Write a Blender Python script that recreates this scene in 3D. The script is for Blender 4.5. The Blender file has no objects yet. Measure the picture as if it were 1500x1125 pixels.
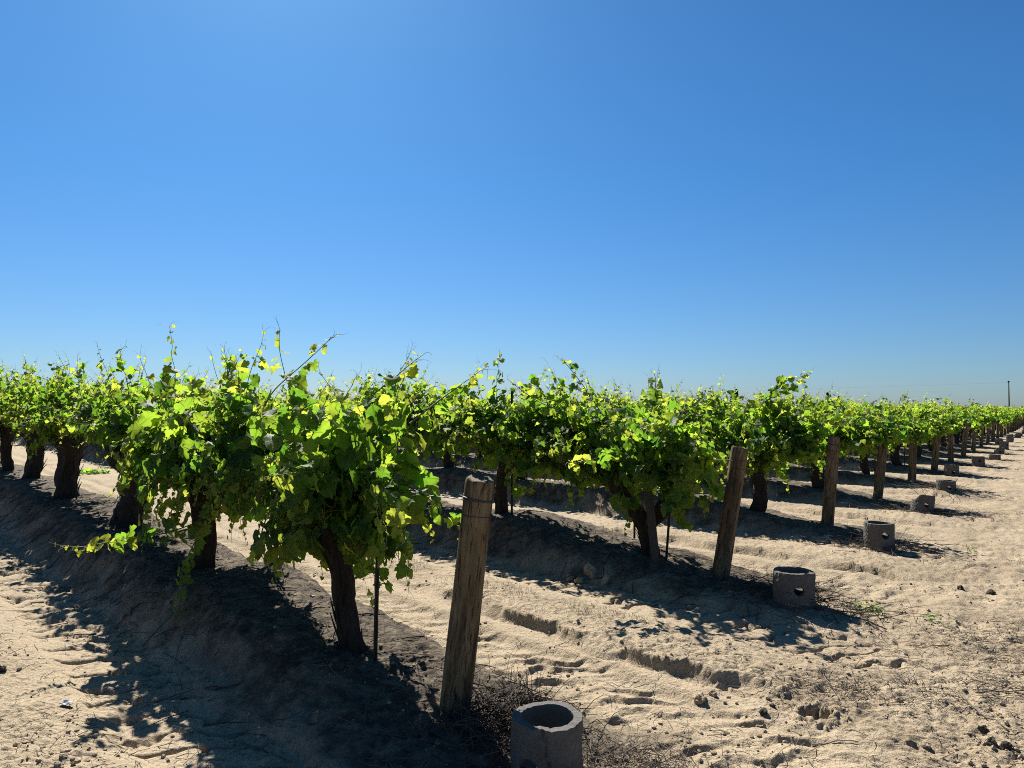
import bpy, bmesh, math, random
import numpy as np
from mathutils import Vector, Matrix

# ------------------------------------------------------------------ camera, sky, sun, exposure
S = bpy.context.scene
COL = S.collection
EYE = 1.7
cam_d = bpy.data.cameras.new("camera")
cam_d.sensor_width = 36.0
cam_d.lens = 36.0 * 1040 / 1500
cam_d.clip_start = 0.05
cam_d.clip_end = 12000
cam = bpy.data.objects.new("camera", cam_d)
COL.objects.link(cam)
cam.location = (0, 0, EYE)
cam.rotation_euler = (math.radians(90 + 2.1), 0, 0)
S.camera = cam

SUN_EL, SUN_AZ = 43.0, -20.0          # azimuth measured from the view direction, positive to the right
world = bpy.data.worlds.new("World")
S.world = world
world.use_nodes = True
wn = world.node_tree
wn.nodes.clear()
w_out = wn.nodes.new("ShaderNodeOutputWorld")
w_bg = wn.nodes.new("ShaderNodeBackground")
w_sky = wn.nodes.new("ShaderNodeTexSky")
w_sky.sky_type = 'NISHITA'
w_sky.sun_disc = False
w_sky.sun_elevation = math.radians(SUN_EL)
w_sky.sun_rotation = math.radians(SUN_AZ)
w_sky.altitude = 0
w_sky.air_density = 1.0
w_sky.dust_density = 0.4
w_sky.ozone_density = 10.0
w_bg.inputs[1].default_value = 0.05
w_tint = wn.nodes.new("ShaderNodeMix")
w_tint.data_type = 'RGBA'
w_tint.blend_type = 'MULTIPLY'
w_tint.inputs[0].default_value = 1.0
w_tint.inputs[7].default_value = (0.60, 0.90, 1.06, 1)      # the deep clear blue of that day
w_co = wn.nodes.new("ShaderNodeTexCoord")
w_sep = wn.nodes.new("ShaderNodeSeparateXYZ")
wn.links.new(w_co.outputs["Generated"], w_sep.inputs[0])
w_rmp = wn.nodes.new("ShaderNodeValToRGB")                   # paler, dustier air towards the horizon all round
w_rmp.color_ramp.elements[0].position = 0.0
w_rmp.color_ramp.elements[0].color = (0.64, 0.71, 0.77, 1)
w_rmp.color_ramp.elements[1].position = 0.30
w_rmp.color_ramp.elements[1].color = (0.405, 0.74, 0.865, 1)
wn.links.new(w_sep.outputs[2], w_rmp.inputs[0])
wn.links.new(w_rmp.outputs[0], w_tint.inputs[7])
wn.links.new(w_sky.outputs[0], w_tint.inputs[6])
wn.links.new(w_tint.outputs[2], w_bg.inputs[0])
wn.links.new(w_bg.outputs[0], w_out.inputs[0])

sun_d = bpy.data.lights.new("sun", 'SUN')
sun_d.energy = 5.0
sun_d.angle = math.radians(0.5)
sun_d.color = (1.0, 0.96, 0.90)
sun = bpy.data.objects.new("sun", sun_d)
COL.objects.link(sun)
az, el = math.radians(SUN_AZ), math.radians(SUN_EL)
to_sun = Vector((math.sin(az) * math.cos(el), math.cos(az) * math.cos(el), math.sin(el)))
sun.rotation_euler = to_sun.to_track_quat('Z', 'Y').to_euler()
sun.location = (-10, 40, 40)

S.view_settings.view_transform = 'Standard'
S.view_settings.look = 'None'
S.view_settings.exposure = 1.25
S.view_settings.gamma = 1.0
S.render.engine = 'CYCLES'
S.cycles.use_denoising = False
S.cycles.pixel_filter_type = 'BLACKMAN_HARRIS'
S.cycles.filter_width = 1.0
S.cycles.max_bounces = 8
S.cycles.transmission_bounces = 6
S.cycles.diffuse_bounces = 1
S.cycles.sample_clamp_indirect = 6.0

# ------------------------------------------------------------------ vineyard layout
P1 = np.array([-0.31, 3.91])           # end post of the nearest row
HV = np.array([2.35, 3.08])            # step from one row end to the next
RD = np.array([-0.693, 0.721])         # direction of the rows, away from the headland
RD = RD / np.linalg.norm(RD)
NRM = np.array([RD[1], -RD[0]])        # across the rows, towards the next row
PITCH = abs(float(HV @ NRM))
ROW_ANG = math.atan2(RD[1], RD[0])
VINE_STEP = 2.52
ORD = ("first second third fourth fifth sixth seventh eighth ninth tenth eleventh twelfth thirteenth fourteenth fifteenth sixteenth "
       "seventeenth eighteenth nineteenth twentieth").split()
TENS = {2: "twenty", 3: "thirty", 4: "forty", 5: "fifty", 6: "sixty"}


def ordinal(n):
    if n <= 20:
        return ORD[n - 1]
    t, u = divmod(n, 10)
    if u == 0:
        return TENS[t][:-1] + "ieth"
    return TENS[t] + "-" + ORD[u - 1]


def row_name(k):
    return "nearest row" if k == 0 else ordinal(k + 1) + " row"


# ------------------------------------------------------------------ noise
def _hash(ix, iy, seed):
    h = (ix.astype(np.int64) * 374761393 + iy.astype(np.int64) * 668265263 + seed * 974711) & 0xFFFFFFFF
    h = ((h ^ (h >> 13)) * 1274126177) & 0xFFFFFFFF
    h = ((h ^ (h >> 16)) * 2246822519) & 0xFFFFFFFF
    h = h ^ (h >> 15)
    return (h & 0xFFFFFF).astype(np.float32) / np.float32(0xFFFFFF)


def noise(x, y, seed=0):
    ix, iy = np.floor(x), np.floor(y)
    fx, fy = (x - ix).astype(np.float32), (y - iy).astype(np.float32)
    out = 0.0
    for dx in (0, 1):
        for dy in (0, 1):
            a = _hash(ix + dx, iy + dy, seed) * np.float32(6.2831853)
            g = np.cos(a) * (fx - dx) + np.sin(a) * (fy - dy)
            wx = fx if dx else 1 - fx
            wy = fy if dy else 1 - fy
            wx = wx * wx * wx * (wx * (wx * 6 - 15) + 10)
            wy = wy * wy * wy * (wy * (wy * 6 - 15) + 10)
            out = out + g * wx * wy
    return out * 1.5


def fbm(x, y, scale, octaves=3, seed=0):
    out, amp = 0.0, 1.0
    for i in range(octaves):
        out = out + amp * noise(x / scale, y / scale, seed + 17 * i)
        scale *= 0.5
        amp *= 0.5
    return out


def clods(x, y, cell, rmin, rmax, share, seed):
    """Height of round crumbs of soil scattered one to a cell."""
    gx, gy = np.floor(x / cell), np.floor(y / cell)
    best = np.zeros_like(x)
    for dx in (-1, 0, 1):
        for dy in (-1, 0, 1):
            cx, cy = gx + dx, gy + dy
            px = (cx + 0.15 + 0.7 * _hash(cx, cy, seed)) * cell
            py = (cy + 0.15 + 0.7 * _hash(cx, cy, seed + 1)) * cell
            r = rmin + (rmax - rmin) * _hash(cx, cy, seed + 2) ** 2
            on = _hash(cx, cy, seed + 3) < share
            d2 = ((x - px) ** 2 + (y - py) ** 2) / (r * r)
            best = np.maximum(best, np.where(on, r * np.sqrt(np.clip(1 - d2, 0, 1)) * 0.75, 0))
    return best


def sstep(a, b, v):
    t = np.clip((v - a) / (b - a), 0, 1)
    return t * t * (3 - 2 * t)


def row_coords(x, y):
    """Signed distance across from the nearest row, across from the row on the near side, metres in from the row end, row index."""
    rx, ry = x - P1[0], y - P1[1]
    q = rx * NRM[0] + ry * NRM[1]
    k = np.round(q / PITCH)
    ax = k * HV[0]
    ay = k * HV[1]
    t = (rx - ax) * RD[0] + (ry - ay) * RD[1]
    p = q - k * PITCH
    pf = q - np.floor(q / PITCH) * PITCH
    tf = (rx - (q / PITCH) * HV[0]) * RD[0] + (ry - (q / PITCH) * HV[1]) * RD[1]
    return p, pf, t, tf, k


HOLES = []
MOUNDS = []


def ground_height(x, y, fine=True):
    x = np.asarray(x, dtype=np.float64)
    y = np.asarray(y, dtype=np.float64)
    p, pf, t, tf, k = row_coords(x, y)
    dist = np.hypot(x, y)
    near = 1 - sstep(28, 60, dist)
    base = 0.028 * (-2.0 - np.clip(x, -15, -2))                 # the land rises gently to the left
    base = base + 0.02 * fbm(x, y, 3.0, 2, 5)
    wob = fbm(x, y, 1.3, 3, 11)
    # the berm each row of vines stands on
    pp = np.abs(p + 0.10 * wob) + 0.05 * fbm(x, y, 0.35, 3, 90)
    ridge = 0.33 * (1 - sstep(0.34, 0.84, pp)) * sstep(-1.4 + 0.2 * wob, 3.0 + 0.2 * wob, t)
    ridge = ridge * (1 + 0.22 * fbm(x, y, 1.7, 2, 23))
    inrow = sstep(-1.9 + 0.6 * wob, -0.2 + 0.6 * wob, tf)
    # middle of the lane: rough bank with a washed out edge towards the near side
    edge = 1.54 + 0.10 * fbm(x, y, 0.9, 3, 31) + 0.03 * fbm(x, y, 0.28, 2, 33)
    bankmask = sstep(edge, edge + 0.05 + 0.13 * sstep(0.0, 0.35, fbm(x, y, 0.55, 2, 35)), pf) * (1 - sstep(2.0, 2.55, pf))
    gap = sstep(-0.25, 0.2, fbm(x, y, 1.6, 2, 37) + 0.25 + 0.5 * (1 - sstep(1.4, 2.4, tf)))
    longbank = sstep(-1.9, -0.7, tf + 0.4 * wob) * (0.35 + 0.65 * (1 - sstep(2.2, 4.5, tf)))
    bank = 0.066 * bankmask * longbank * (0.45 + 0.55 * gap)
    under = -0.035 * np.exp(-((pf - edge + 0.04) / 0.045) ** 2) * longbank * gap
    # two wheel tracks with the prints of the tyre lugs
    trk = np.zeros_like(x)
    lug = np.zeros_like(x)
    for c, sd, wd in ((0.92, 1, 0.30), (2.75, 2, 0.22)):
        d = pf - c - 0.05 * wob
        m = 1 - sstep(wd, wd + 0.12, np.abs(d))
        trk = trk - 0.05 * m
        ph = (y * 1.0 - 0.15 * x) / (0.20 if sd == 1 else 0.24) + 0.55 * fbm(x, y, 0.45, 2, 41 + sd) + 0.25 * fbm(x, y, 0.15, 2, 44 + sd) + 1.6 * d * np.sign(d)
        saw = ph - np.floor(ph)
        if sd == 1:
            prof = np.where(saw < 0.2, saw / 0.2, (1 - saw) / 0.8) - 0.5
        else:
            prof = 0.25 - np.exp(-((saw - 0.5) / 0.09) ** 2)
        lug = lug + (0.032 if sd == 1 else 0.062) * prof * m * ((0.35 if sd == 1 else 0.65) + 0.8 * sstep(-0.25, 0.25, fbm(x, y, 0.6, 2, 47 + sd)))
    lanes = trk * sstep(-2.2, -0.6, tf) + lug * sstep(-2.6, -1.2, tf)
    # headland: dragged soil and cross tracks of tractors turning along it
    head = 1 - inrow
    hc = (x - P1[0]) * HV[0] / 3.874 + (y - P1[1]) * HV[1] / 3.874
    ht = -tf
    drag = 0.022 * fbm(x * 0.6 + y * 0.79, (x * 0.79 - y * 0.6) * 3.0, 0.9, 3, 53) + 0.012 * fbm(x * 0.5, y * 2.2, 0.3, 3, 54)
    lug2 = np.zeros_like(x)
    for c in (2.55, 4.15, 5.6):
        d = ht - c - 0.15 * fbm(x, y, 2.5, 2, 59)
        m = 1 - sstep(0.16, 0.30, np.abs(d))
        ph = hc / 0.20 + np.abs(d) * 2.0 + 0.4 * fbm(x, y, 0.6, 2, 61)
        saw = ph - np.floor(ph)
        prof = np.where(saw < 0.7, saw / 0.7, (1 - saw) / 0.3)
        lug2 = lug2 + m * (0.042 * (prof - 0.5) - 0.012) * sstep(-0.2, 0.35, fbm(x, y, 1.1, 2, 67))
    h = base + ridge + bank * 1.0 + under + lanes + head * (drag + lug2)
    if fine:
        rough = np.clip(0.36 + 0.9 * bankmask * longbank + 0.75 * head + 1.3 * np.exp(-((np.abs(p) - 0.9) / 0.16) ** 2) * inrow + 0.5 * (1 - sstep(0.7, 0.9, np.abs(p))) * inrow, 0, 1.5)
        smooth = np.maximum(1 - sstep(0.38, 0.55, np.abs(pf - 0.98)), 1 - sstep(0.30, 0.48, np.abs(pf - 2.78))) * sstep(-3.0, -1.5, tf)
        rough = rough * (1 - 0.8 * smooth)
        patch = sstep(-0.35, 0.35, fbm(x, y, 0.7, 3, 71))
        jx = x + 0.03 * noise(x * 25, y * 25, 81)
        jy = y + 0.03 * noise(x * 25, y * 25, 82)
        c = 0.42 * clods(jx, jy, 0.23, 0.015, 0.060, 0.13, 101) + 0.7 * clods(jx + 7, jy - 3, 0.07, 0.006, 0.024, 0.38, 131)
        h = h + near * rough * (0.15 + 0.85 * patch) * c
        h = h + near * 0.010 * fbm(x, y, 0.20, 3, 151) * (0.35 + 0.8 * rough)
        h = h + near * 0.0085 * fbm(x, y * 1.5, 0.060, 3, 171) * (0.22 + 0.95 * rough)
        h = h + 0.022 * near * (np.abs(fbm(x, y, 0.22, 3, 191)) - 0.3) * (1 - sstep(0.9, 1.1, np.abs(p))) * inrow
    for mx, my, mr, mh in MOUNDS:
        h = h + mh * np.exp(-((x - mx) ** 2 + (y - my) ** 2) / (mr * mr) * (1 + 0.5 * wob))
    for hx, hy, hr, hd in HOLES:
        d = np.hypot(x - hx, y - hy) / hr * (1 + 0.35 * noise(x * 14, y * 14, 7) + 0.2 * noise(x * 40, y * 40, 8))
        h = h - hd * np.exp(-d ** 4) + 0.25 * hd * np.exp(-((d - 1.45) / 0.3) ** 2)
    return h


def gz(x, y):
    return float(ground_height(np.array([x]), np.array([y]))[0])


def ray_ground(px, py):
    """Point of the ground seen at a place of the photograph."""
    h = 0.0
    for _ in range(12):
        d = (EYE - h) * 1040.0 / (py - 600.0)
        x, y = (px - 750.0) / 1040.0 * d, d
        h = 0.5 * h + 0.5 * gz(x, y)
    return x, y, gz(x, y)


def at(px, py, d):
    return np.array([(px - 750.0) / 1040.0 * d, d, EYE + (600.0 - py) / 1040.0 * d])


PIPE_HERO = {  # pipes nearest the path: centre and rim in the photograph, distance
    0: (800, 1038, 3.36), 1: (1159, 832, 6.0), 2: (1284, 763, 8.55), 3: (1345, 728, 11.6), 4: (1383, 702, 14.0)}
for k_ in (1, 2, 3, 4):
    p_ = at(PIPE_HERO[k_][0], PIPE_HERO[k_][1], PIPE_HERO[k_][2])
    MOUNDS.append((p_[0] - 0.05, p_[1] + 0.12, 0.60, 0.085))
for hpx, hpy, hr, hd in ((1185, 1034, 0.07, 0.12), (1052, 992, 0.032, 0.05), (1330, 1072, 0.03, 0.035)):
    d = 1.68 * 1040 / (hpy - 600)
    HOLES.append(((hpx - 750) / 1040 * d, d, hr, hd))


# ------------------------------------------------------------------ helpers
def make_mesh(name, verts, tris, mats=(), attrs=None, uv=None, smooth=False, quads=None, face_mat=None):
    me = bpy.data.meshes.new(name)
    verts = np.asarray(verts, dtype=np.float32)
    tris = np.zeros((0, 3), np.int32) if tris is None else np.asarray(tris, dtype=np.int32).reshape(-1, 3)
    quads = np.zeros((0, 4), np.int32) if quads is None else np.asarray(quads, dtype=np.int32).reshape(-1, 4)
    loops = np.concatenate([tris.ravel(), quads.ravel()]).astype(np.int32)
    nt, nq = len(tris), len(quads)
    starts = np.concatenate([np.arange(nt) * 3, nt * 3 + np.arange(nq) * 4]).astype(np.int32)
    me.vertices.add(len(verts))
    me.vertices.foreach_set("co", verts.ravel())
    me.loops.add(len(loops))
    me.loops.foreach_set("vertex_index", loops)
    me.polygons.add(nt + nq)
    me.polygons.foreach_set("loop_start", starts)
    if smooth:
        me.polygons.foreach_set("use_smooth", np.ones(nt + nq, dtype=bool))
    else:
        me.polygons.foreach_set("use_smooth", np.zeros(nt + nq, dtype=bool))
    for m in mats:
        me.materials.append(m)
    if face_mat is not None:
        me.polygons.foreach_set("material_index", np.asarray(face_mat, dtype=np.int32))
    for an, av in (attrs or {}).items():
        a = me.attributes.new(an, 'FLOAT', 'POINT')
        a.data.foreach_set("value", np.asarray(av, dtype=np.float32))
    if uv is not None:
        l = me.uv_layers.new(name="UVMap")
        l.data.foreach_set("uv", np.asarray(uv, dtype=np.float32)[loops].ravel())
    me.update(calc_edges=True)
    me.validate()
    return me


class MB:
    """Collects pieces into one mesh."""

    def __init__(self):
        self.v, self.t, self.q, self.n = [], [], [], 0

    def add(self, v, t=None, q=None):
        v = np.asarray(v, dtype=np.float32)
        self.v.append(v)
        if t is not None and len(t):
            self.t.append(np.asarray(t, dtype=np.int32) + self.n)
        if q is not None and len(q):
            self.q.append(np.asarray(q, dtype=np.int32) + self.n)
        self.n += len(v)

    def tube(self, pts, rad, sides=6, cap=True, bump=None):
        v, q, t = tube(pts, rad, sides, cap, bump)
        self.add(v, t, q)

    def mesh(self, name, mats=(), smooth=False):
        v = np.concatenate(self.v) if self.v else np.zeros((0, 3))
        return make_mesh(name, v, np.concatenate(self.t) if self.t else None, mats, smooth=smooth,
                         quads=np.concatenate(self.q) if self.q else None)


def tube(pts, rad, sides=6, cap=True, bump=None):
    pts = np.asarray(pts, dtype=np.float64)
    n = len(pts)
    rad = np.full(n, rad) if np.isscalar(rad) else np.asarray(rad, dtype=np.float64)
    tan = np.gradient(pts, axis=0)
    tan /= np.linalg.norm(tan, axis=1)[:, None] + 1e-9
    up = np.array([0.0, 0, 1]) if abs(tan[0][2]) < 0.9 else np.array([1.0, 0, 0])
    a = np.cross(up, tan[0])
    a /= np.linalg.norm(a)
    ang = np.arange(sides) / sides * 2 * math.pi
    vs = []
    for i in range(n):
        a = a - tan[i] * (a @ tan[i])
        a /= np.linalg.norm(a) + 1e-9
        b = np.cross(tan[i], a)
        r = rad[i] if bump is None else rad[i] * bump(i / max(1, n - 1), ang)
        vs.append(pts[i] + np.outer(np.cos(ang) * r, a) + np.outer(np.sin(ang) * r, b))
    v = np.concatenate(vs)
    i, j = np.meshgrid(np.arange(n - 1), np.arange(sides), indexing='ij')
    j2 = (j + 1) % sides
    q = np.stack([i * sides + j, i * sides + j2, (i + 1) * sides + j2, (i + 1) * sides + j], -1).reshape(-1, 4)
    t = []
    if cap:
        v = np.concatenate([v, pts[:1], pts[-1:]])
        c0, c1 = n * sides, n * sides + 1
        for k in range(sides):
            t.append((c0, (k + 1) % sides, k))
            t.append((c1, (n - 1) * sides + k, (n - 1) * sides + (k + 1) % sides))
    return v, q, t


def link(o, parent=None):
    COL.objects.link(o)
    if parent is not None:
        o.parent = parent
    return o


def obj(name, me, parent=None, kind=None):
    o = bpy.data.objects.new(name, me)
    link(o, parent)
    if kind:
        o["kind"] = kind
    return o


def tag(o, label, cat, group=None, kind=None):
    o["label"] = label
    o["category"] = cat
    if group:
        o["group"] = group
    if kind:
        o["kind"] = kind
    return o


def thing(name, loc, rz, label, cat, group=None):
    o = bpy.data.objects.new(name, None)
    o.empty_display_size = 0.1
    COL.objects.link(o)
    o.location = loc
    o.rotation_euler = (0, 0, rz)
    return tag(o, label, cat, group)


def copy_thing(root, loc, rz, label, scale=1.0, extra_rot=None):
    r = root.copy()
    COL.objects.link(r)
    r.location = loc
    r.rotation_euler = (0, 0, rz) if extra_rot is None else extra_rot
    r.scale = (scale,) * 3 if np.isscalar(scale) else scale
    r["label"] = label
    for ch in root.children:
        c = ch.copy()
        COL.objects.link(c)
        c.parent = r
        for g in ch.children:
            d = g.copy()
            COL.objects.link(d)
            d.parent = c
    return r


# ------------------------------------------------------------------ materials
def mat_base(name):
    m = bpy.data.materials.new(name)
    m.use_nodes = True
    nt = m.node_tree
    nt.nodes.clear()
    out = nt.nodes.new("ShaderNodeOutputMaterial")
    return m, nt, out


def N(nt, kind, **kw):
    n = nt.nodes.new("ShaderNode" + kind)
    for k, v in kw.items():
        if k in n.inputs.keys():
            n.inputs[k].default_value = v
        else:
            setattr(n, k, v)
    return n


def ramp(nt, src, stops, mode='LINEAR'):
    r = nt.nodes.new("ShaderNodeValToRGB")
    r.color_ramp.interpolation = mode
    e = r.color_ramp.elements
    while len(e) < len(stops):
        e.new(0.5)
    for i, (p, c) in enumerate(stops):
        e[i].position = p
        e[i].color = (*c, 1) if len(c) == 3 else c
    nt.links.new(src, r.inputs[0])
    return r.outputs[0]


def mixc(nt, fac, a, b, mode='MIX'):
    n = nt.nodes.new("ShaderNodeMix")
    n.data_type = 'RGBA'
    n.blend_type = mode
    for s, v in ((0, fac), (6, a), (7, b)):
        if hasattr(v, 'is_linked'):
            nt.links.new(v, n.inputs[s])
        else:
            n.inputs[s].default_value = v if s == 0 else (*v, 1)
    return n.outputs[2]


def texnoise(nt, vec, scale, detail=4, rough=0.55):
    n = N(nt, "TexNoise")
    n.inputs["Scale"].default_value = scale
    n.inputs["Detail"].default_value = detail
    n.inputs["Roughness"].default_value = rough
    nt.links.new(vec, n.inputs["Vector"])
    return n.outputs[0]


def mapping(nt, vec, scale):
    n = N(nt, "Mapping")
    n.inputs["Scale"].default_value = scale
    nt.links.new(vec, n.inputs[0])
    return n.outputs[0]


def bump(nt, h, strength, dist, nrm=None):
    b = N(nt, "Bump")
    b.inputs["Strength"].default_value = strength
    b.inputs["Distance"].default_value = dist
    nt.links.new(h, b.inputs["Height"])
    if nrm is not None:
        nt.links.new(nrm, b.inputs["Normal"])
    return b.outputs[0]


def soil_material():
    m, nt, out = mat_base("sandy_soil")
    geo = N(nt, "NewGeometry")
    pos = geo.outputs["Position"]
    p = N(nt, "BsdfPrincipled")
    p.inputs["Roughness"].default_value = 0.95
    p.inputs["Specular IOR Level"].default_value = 0.15
    big = texnoise(nt, pos, 0.55, 4)
    mid = texnoise(nt, pos, 3.5, 5, 0.6)
    fin = texnoise(nt, pos, 38, 4, 0.65)
    grain = texnoise(nt, pos, 160, 2, 0.6)
    c = ramp(nt, big, [(0.32, (0.2958, 0.2260, 0.1400)), (0.68, (0.3700, 0.2901, 0.1846))])
    c = mixc(nt, 0.55, c, ramp(nt, mid, [(0.30, (0.2355, 0.1759, 0.1058)), (0.60, (0.3631, 0.2842, 0.1811)), (0.8, (0.4037, 0.3239, 0.2187))]))
    c = mixc(nt, 0.6, c, ramp(nt, fin, [(0.30, (0.1752, 0.1317, 0.0823)), (0.50, (0.3364, 0.2632, 0.1705)), (0.75, (0.4106, 0.3308, 0.2247))]))
    c = mixc(nt, 0.25, c, ramp(nt, grain, [(0.35, (0.1821, 0.1386, 0.0883)), (0.65, (0.4234, 0.3517, 0.2458))]))
    sp = texnoise(nt, pos, 75, 3, 0.7)
    c = mixc(nt, ramp(nt, sp, [(0.34, (0.8,) * 3), (0.42, (0.0,) * 3)]), c, (0.0986, 0.0734, 0.0470))
    c = mixc(nt, ramp(nt, sp, [(0.60, (0.0,) * 3), (0.70, (0.6,) * 3)]), c, (0.4872, 0.4019, 0.2763))
    lo = N(nt, "Attribute", attribute_name="loose").outputs["Fac"]
    lm = N(nt, "Math", operation='MULTIPLY')
    nt.links.new(lo, lm.inputs[0])
    nt.links.new(ramp(nt, texnoise(nt, pos, 16, 5, 0.7), [(0.35, (0.15,) * 3), (0.65, (0.9,) * 3)]), lm.inputs[1])
    c = mixc(nt, lm.outputs[0], c, (0.185, 0.140, 0.088))
    # organic litter in the berm soil, its colour darkened further to deepen the shade
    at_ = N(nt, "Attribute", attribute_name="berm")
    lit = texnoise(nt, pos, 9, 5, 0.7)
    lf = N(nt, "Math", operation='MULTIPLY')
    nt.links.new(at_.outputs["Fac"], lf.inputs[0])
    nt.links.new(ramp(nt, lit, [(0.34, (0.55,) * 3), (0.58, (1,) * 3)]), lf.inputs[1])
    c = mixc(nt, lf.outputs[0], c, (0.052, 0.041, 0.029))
    nt.links.new(c, p.inputs["Base Color"])
    n1 = bump(nt, fin, 0.8, 0.022)
    n2 = bump(nt, grain, 0.7, 0.006, n1)
    nt.links.new(n2, p.inputs["Normal"])
    nt.links.new(p.outputs[0], out.inputs[0])
    return m


def leaf_material(name="vine_leaf", veins=True):
    m, nt, out = mat_base(name)
    age = N(nt, "Attribute", attribute_name="age").outputs["Fac"]
    geo = N(nt, "NewGeometry")
    rnd = geo.outputs["Random Per Island"]
    oi = N(nt, "ObjectInfo").outputs["Random"]
    s = N(nt, "Math", operation='ADD')
    nt.links.new(rnd, s.inputs[0])
    nt.links.new(oi, s.inputs[1])
    fr = N(nt, "Math", operation='FRACT')
    nt.links.new(s.outputs[0], fr.inputs[0])
    r = fr.outputs[0]
    top = ramp(nt, r, [(0.0, (0.018, 0.056, 0.017)), (0.55, (0.030, 0.080, 0.020)), (1.0, (0.055, 0.10, 0.020))])
    top = mixc(nt, age, top, (0.112, 0.158, 0.023))
    thr = ramp(nt, r, [(0.0, (0.10, 0.30, 0.020)), (0.45, (0.19, 0.42, 0.026)), (0.75, (0.32, 0.52, 0.034)), (1.0, (0.42, 0.57, 0.040))])
    thr = mixc(nt, age, thr, (0.66, 0.68, 0.075))
    if veins:
        uv = N(nt, "UVMap", uv_map="UVMap").outputs[0]
        sep = N(nt, "SeparateXYZ")
        nt.links.new(uv, sep.inputs[0])
        an = N(nt, "Math", operation='ARCTAN2')
        nt.links.new(sep.outputs[0], an.inputs[0])
        nt.links.new(sep.outputs[1], an.inputs[1])
        mul = N(nt, "Math", operation='MULTIPLY')
        mul.inputs[1].default_value = 5.6
        nt.links.new(an.outputs[0], mul.inputs[0])
        co = N(nt, "Math", operation='COSINE')
        nt.links.new(mul.outputs[0], co.inputs[0])
        vf = ramp(nt, co.outputs[0], [(0.90, (0, 0, 0)), (0.985, (1, 1, 1))])
        nz = texnoise(nt, uv, 9, 3)
        top = mixc(nt, vf, top, mixc(nt, 0.5, top, (0.22, 0.27, 0.07)))
        thr = mixc(nt, ramp(nt, nz, [(0.35, (0, 0, 0)), (0.7, (0.35,) * 3)]), thr, mixc(nt, 1.0, thr, (0.62, 0.70, 0.55), 'MULTIPLY'))
        thr = mixc(nt, vf, thr, mixc(nt, 1.0, thr, (0.60, 0.62, 0.45), 'MULTIPLY'))
    p = N(nt, "BsdfPrincipled")
    p.inputs["Roughness"].default_value = 0.55
    p.inputs["Specular IOR Level"].default_value = 0.12
    nt.links.new(top, p.inputs["Base Color"])
    tr = N(nt, "BsdfTranslucent")
    nt.links.new(thr, tr.inputs[0])
    if veins:
        b = bump(nt, texnoise(nt, uv, 14, 3), 0.35, 0.01)
        nt.links.new(b, p.inputs["Normal"])
    mx = N(nt, "MixShader")
    mx.inputs[0].default_value = 0.52
    nt.links.new(p.outputs[0], mx.inputs[1])
    nt.links.new(tr.outputs[0], mx.inputs[2])
    nt.links.new(mx.outputs[0], out.inputs[0])
    return m


def plain(name, stops, scale=(20, 20, 20), rough=0.85, bump_s=0.3, bump_d=0.004, detail=5, spec=0.3, metallic=0.0, coord="Object"):
    m, nt, out = mat_base(name)
    tc = N(nt, "TexCoord").outputs[coord]
    v = mapping(nt, tc, scale)
    n = texnoise(nt, v, 1.0, detail, 0.6)
    p = N(nt, "BsdfPrincipled")
    p.inputs["Roughness"].default_value = rough
    p.inputs["Specular IOR Level"].default_value = spec
    p.inputs["Metallic"].default_value = metallic
    nt.links.new(ramp(nt, n, stops), p.inputs["Base Color"])
    nt.links.new(bump(nt, n, bump_s, bump_d), p.inputs["Normal"])
    nt.links.new(p.outputs[0], out.inputs[0])
    return m


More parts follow.
